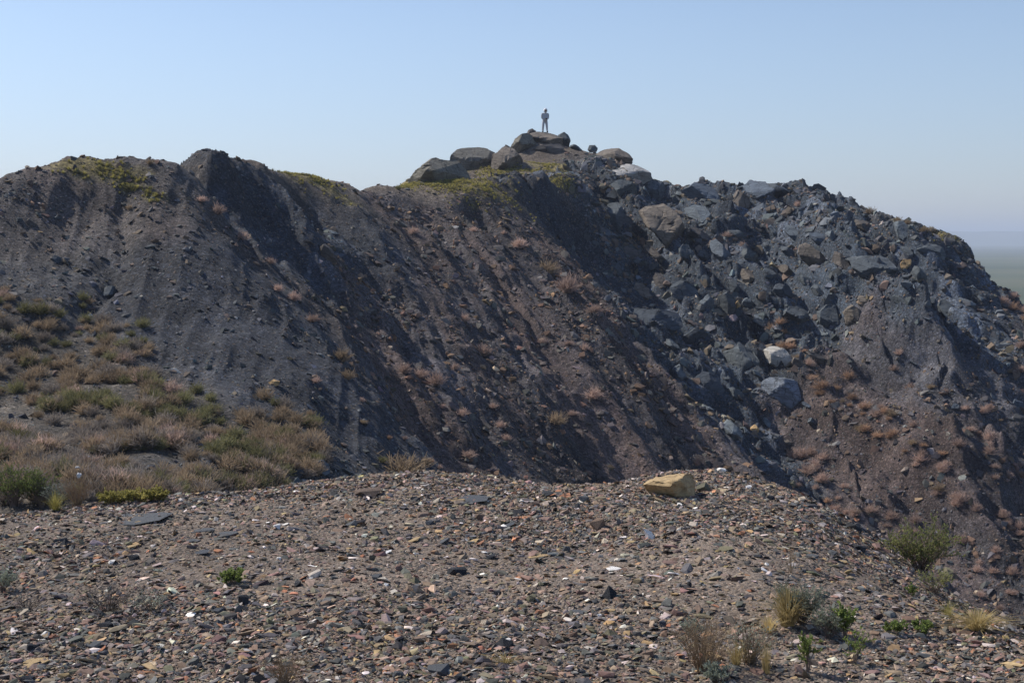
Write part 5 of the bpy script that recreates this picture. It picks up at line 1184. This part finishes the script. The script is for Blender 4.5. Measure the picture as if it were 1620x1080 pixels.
def person():
    X, Y, Z, ok = hit(862, 212, 60)
    blk = [o for o in COL.objects if o.get('label', '').startswith('flat-topped summit block')][0]
    vs = [blk.location + v.co for v in blk.data.vertices]; top = max(v.z for v in vs)
    near = sorted(vs, key=lambda v: abs(v.x - P(862, 208, v.y)[0])*1.5 + (top - v.z)*2)[0]
    x0 = P(862, 208, near.y)[0]
    loc = Vector((x0, near.y, max([v.z for v in vs if abs(v.x-x0) < .45 and abs(v.y-near.y) < .5] or [near.z]) - .03))
    suit, ns, bs = new_mat('pale_grey_suit'); bs.inputs['Base Color'].default_value = (.45, .46, .49, 1)
    dark, _, bd = new_mat('dark_rubber'); bd.inputs['Base Color'].default_value = (.025, .027, .03, 1)
    skin, _, bk = new_mat('skin'); bk.inputs['Base Color'].default_value = (.38, .22, .15, 1)
    white, _, bw = new_mat('white_hood_cloth'); bw.inputs['Base Color'].default_value = (.8, .8, .8, 1)
    V = []; E = []; RAD = []
    def add(p, r, parent=None):
        V.append(p); RAD.append(r); k = len(V)-1
        if parent is not None: E.append((parent, k))
        return k
    pel = add((0, 0, .90), .155); sp = add((0, -.02, 1.06), .14, pel); ch = add((0, -.06, 1.26), .165, sp); nb = add((0, -.09, 1.41), .085, ch)
    nk = add((0, -.13, 1.48), .055, nb); hd = add((0, -.18, 1.57), .088, nk); cr = add((0, -.21, 1.66), .07, hd)
    for s in (-1, 1):
        hp = add((s*.10, 0, .84), .125, pel); kn = add((s*.15, -.05 if s < 0 else .03, .47), .095, hp); an = add((s*.16 + (.02 if s > 0 else 0), .02, .10), .072, kn); ft = add((s*.17, -.09, .045), .045, an); add((s*.18, -.17, .035), .035, ft)
        sh = add((s*.19, -.07, 1.37), .075, ch); el = add((s*.26, -.06, 1.10), .055, sh); wr = add((s*.09+.02, -.27, 1.0), .033, el); pm = add((s*.045+.02, -.32, .985), .034, wr)
        for j, (dx, dz, l) in enumerate([(-.012, .026, .062), (-.004, .010, .070), (.0, -.006, .066), (.004, -.022, .052)]):
            f1 = add((s*(.03+dx*.2)+.02, -.35-l*.25, .985+dz), .010, pm); f2 = add((s*(.012)+.02, -.35-l*.5, .975+dz), .009, f1)
        add((s*.03+.02, -.335, 1.03), .011, pm)
    me = bpy.data.meshes.new('person'); me.from_pydata([tuple(v) for v in V], E, []); me.update()
    body = link('person', me); body.location = loc; body.rotation_euler = (0, 0, math.radians(12)); body.scale = (.96, .96, .96)
    sk = body.modifiers.new('skin', 'SKIN'); sk.use_smooth_shade = True
    for i, v in enumerate(me.skin_vertices[0].data): v.radius = (RAD[i], RAD[i]*(.8 if i in (0, 1, 2) else 1)); v.use_root = (i == 0)
    body.modifiers.new('sub', 'SUBSURF').levels = 2; body.modifiers['sub'].render_levels = 2; me.materials.append(suit)
    tag(body, 'person in a pale grey hooded suit standing on the summit block, head bowed', 'person')
    def ell(name, mat, c, r, cut=None, sub=3):
        bm = bmesh.new(); bmesh.ops.create_icosphere(bm, subdivisions=sub, radius=1)
        if cut: bmesh.ops.delete(bm, geom=[v for v in bm.verts if cut(v.co)], context='VERTS')
        for v in bm.verts: v.co = Vector((c[0]+v.co.x*r[0], c[1]+v.co.y*r[1], c[2]+v.co.z*r[2]))
        for f in bm.faces: f.smooth = True
        m_ = bpy.data.meshes.new(name); bm.to_mesh(m_); bm.free(); m_.materials.append(mat); o = link(name, m_, body)
        if cut: so = o.modifiers.new('thickness', 'SOLIDIFY'); so.thickness = .012
        return o
    ell('face', skin, (0, -.245, 1.585), (.062, .05, .085)); ell('nose', skin, (0, -.298, 1.575), (.012, .016, .02), sub=2)
    for s in (-1, 1): ell('eye', dark, (s*.026, -.292, 1.603), (.009, .006, .006), sub=1)
    ell('mouth', dark, (0, -.288, 1.54), (.02, .006, .005), sub=1)
    tag(ell('hood', white, (0, -.185, 1.60), (.15, .16, .18), cut=lambda c: c.y < -.86 and c.z < .1), 'white hood')
    ell('jacket', suit, (0, -.055, 1.12), (.23, .18, .38), cut=lambda c: c.z < -.93 or c.z > .93)
    for s in (-1, 1):
        tag(ell('boot', dark, (s*.175, -.075, .05), (.055, .145, .06)), 'dark boot')
        ell('sleeve', suit, (s*.235, -.07, 1.20), (.078, .08, .22))
    # the small dark thing held at the waist: a camera
    bm = bmesh.new(); bmesh.ops.create_cube(bm, size=1)
    for v in bm.verts: v.co = Vector((v.co.x*.13, v.co.y*.06, v.co.z*.085))
    bmesh.ops.bevel(bm, geom=bm.edges[:], offset=.01, segments=2, affect='EDGES')
    r_ = bmesh.ops.create_cone(bm, segments=14, radius1=.034, radius2=.034, depth=.07, cap_ends=True); bmesh.ops.rotate(bm, verts=r_['verts'], cent=(0, 0, 0), matrix=Matrix.Rotation(math.pi/2, 3, 'X')); bmesh.ops.translate(bm, verts=r_['verts'], vec=(0, -.055, 0))
    m_ = bpy.data.meshes.new('handheld_camera'); bm.to_mesh(m_); bm.free(); m_.materials.append(dark); c = link('handheld_camera', m_)
    c.location = loc + Matrix.Rotation(math.radians(12), 3, 'Z') @ Vector((.02, -.37, .95)); c.rotation_euler = (.5, 0, math.radians(12)); tag(c, 'small dark device held at the waist by the person on the summit', 'device')
person()

# ---- far range on the horizon
def range_hills():
    n = 160; bm_v = []; f = []
    for i in range(n+1):
        a = -math.radians(30) + math.radians(60)*i/n; h = 62 + 22*float(fbm(np.array([i/14.]), np.array([.5]), 4, 77)[0]) + 10*math.sin(i/30.)
        for k, (r, z) in enumerate([(6200, -3), (6500, h*.55), (6900, h), (7600, -3)]): bm_v.append((r*math.sin(a), r*math.cos(a), PLAIN_Z+z))
    for i in range(n):
        for k in range(3): q = i*4+k; f.append((q, q+4, q+5, q+1))
    me = bpy.data.meshes.new('distant_hills'); me.from_pydata(bm_v, [], f); me.update(); me.materials.append(bpy.data.materials['steppe'])
    o = link('distant_hills', me); o['kind'] = 'structure'
range_hills()
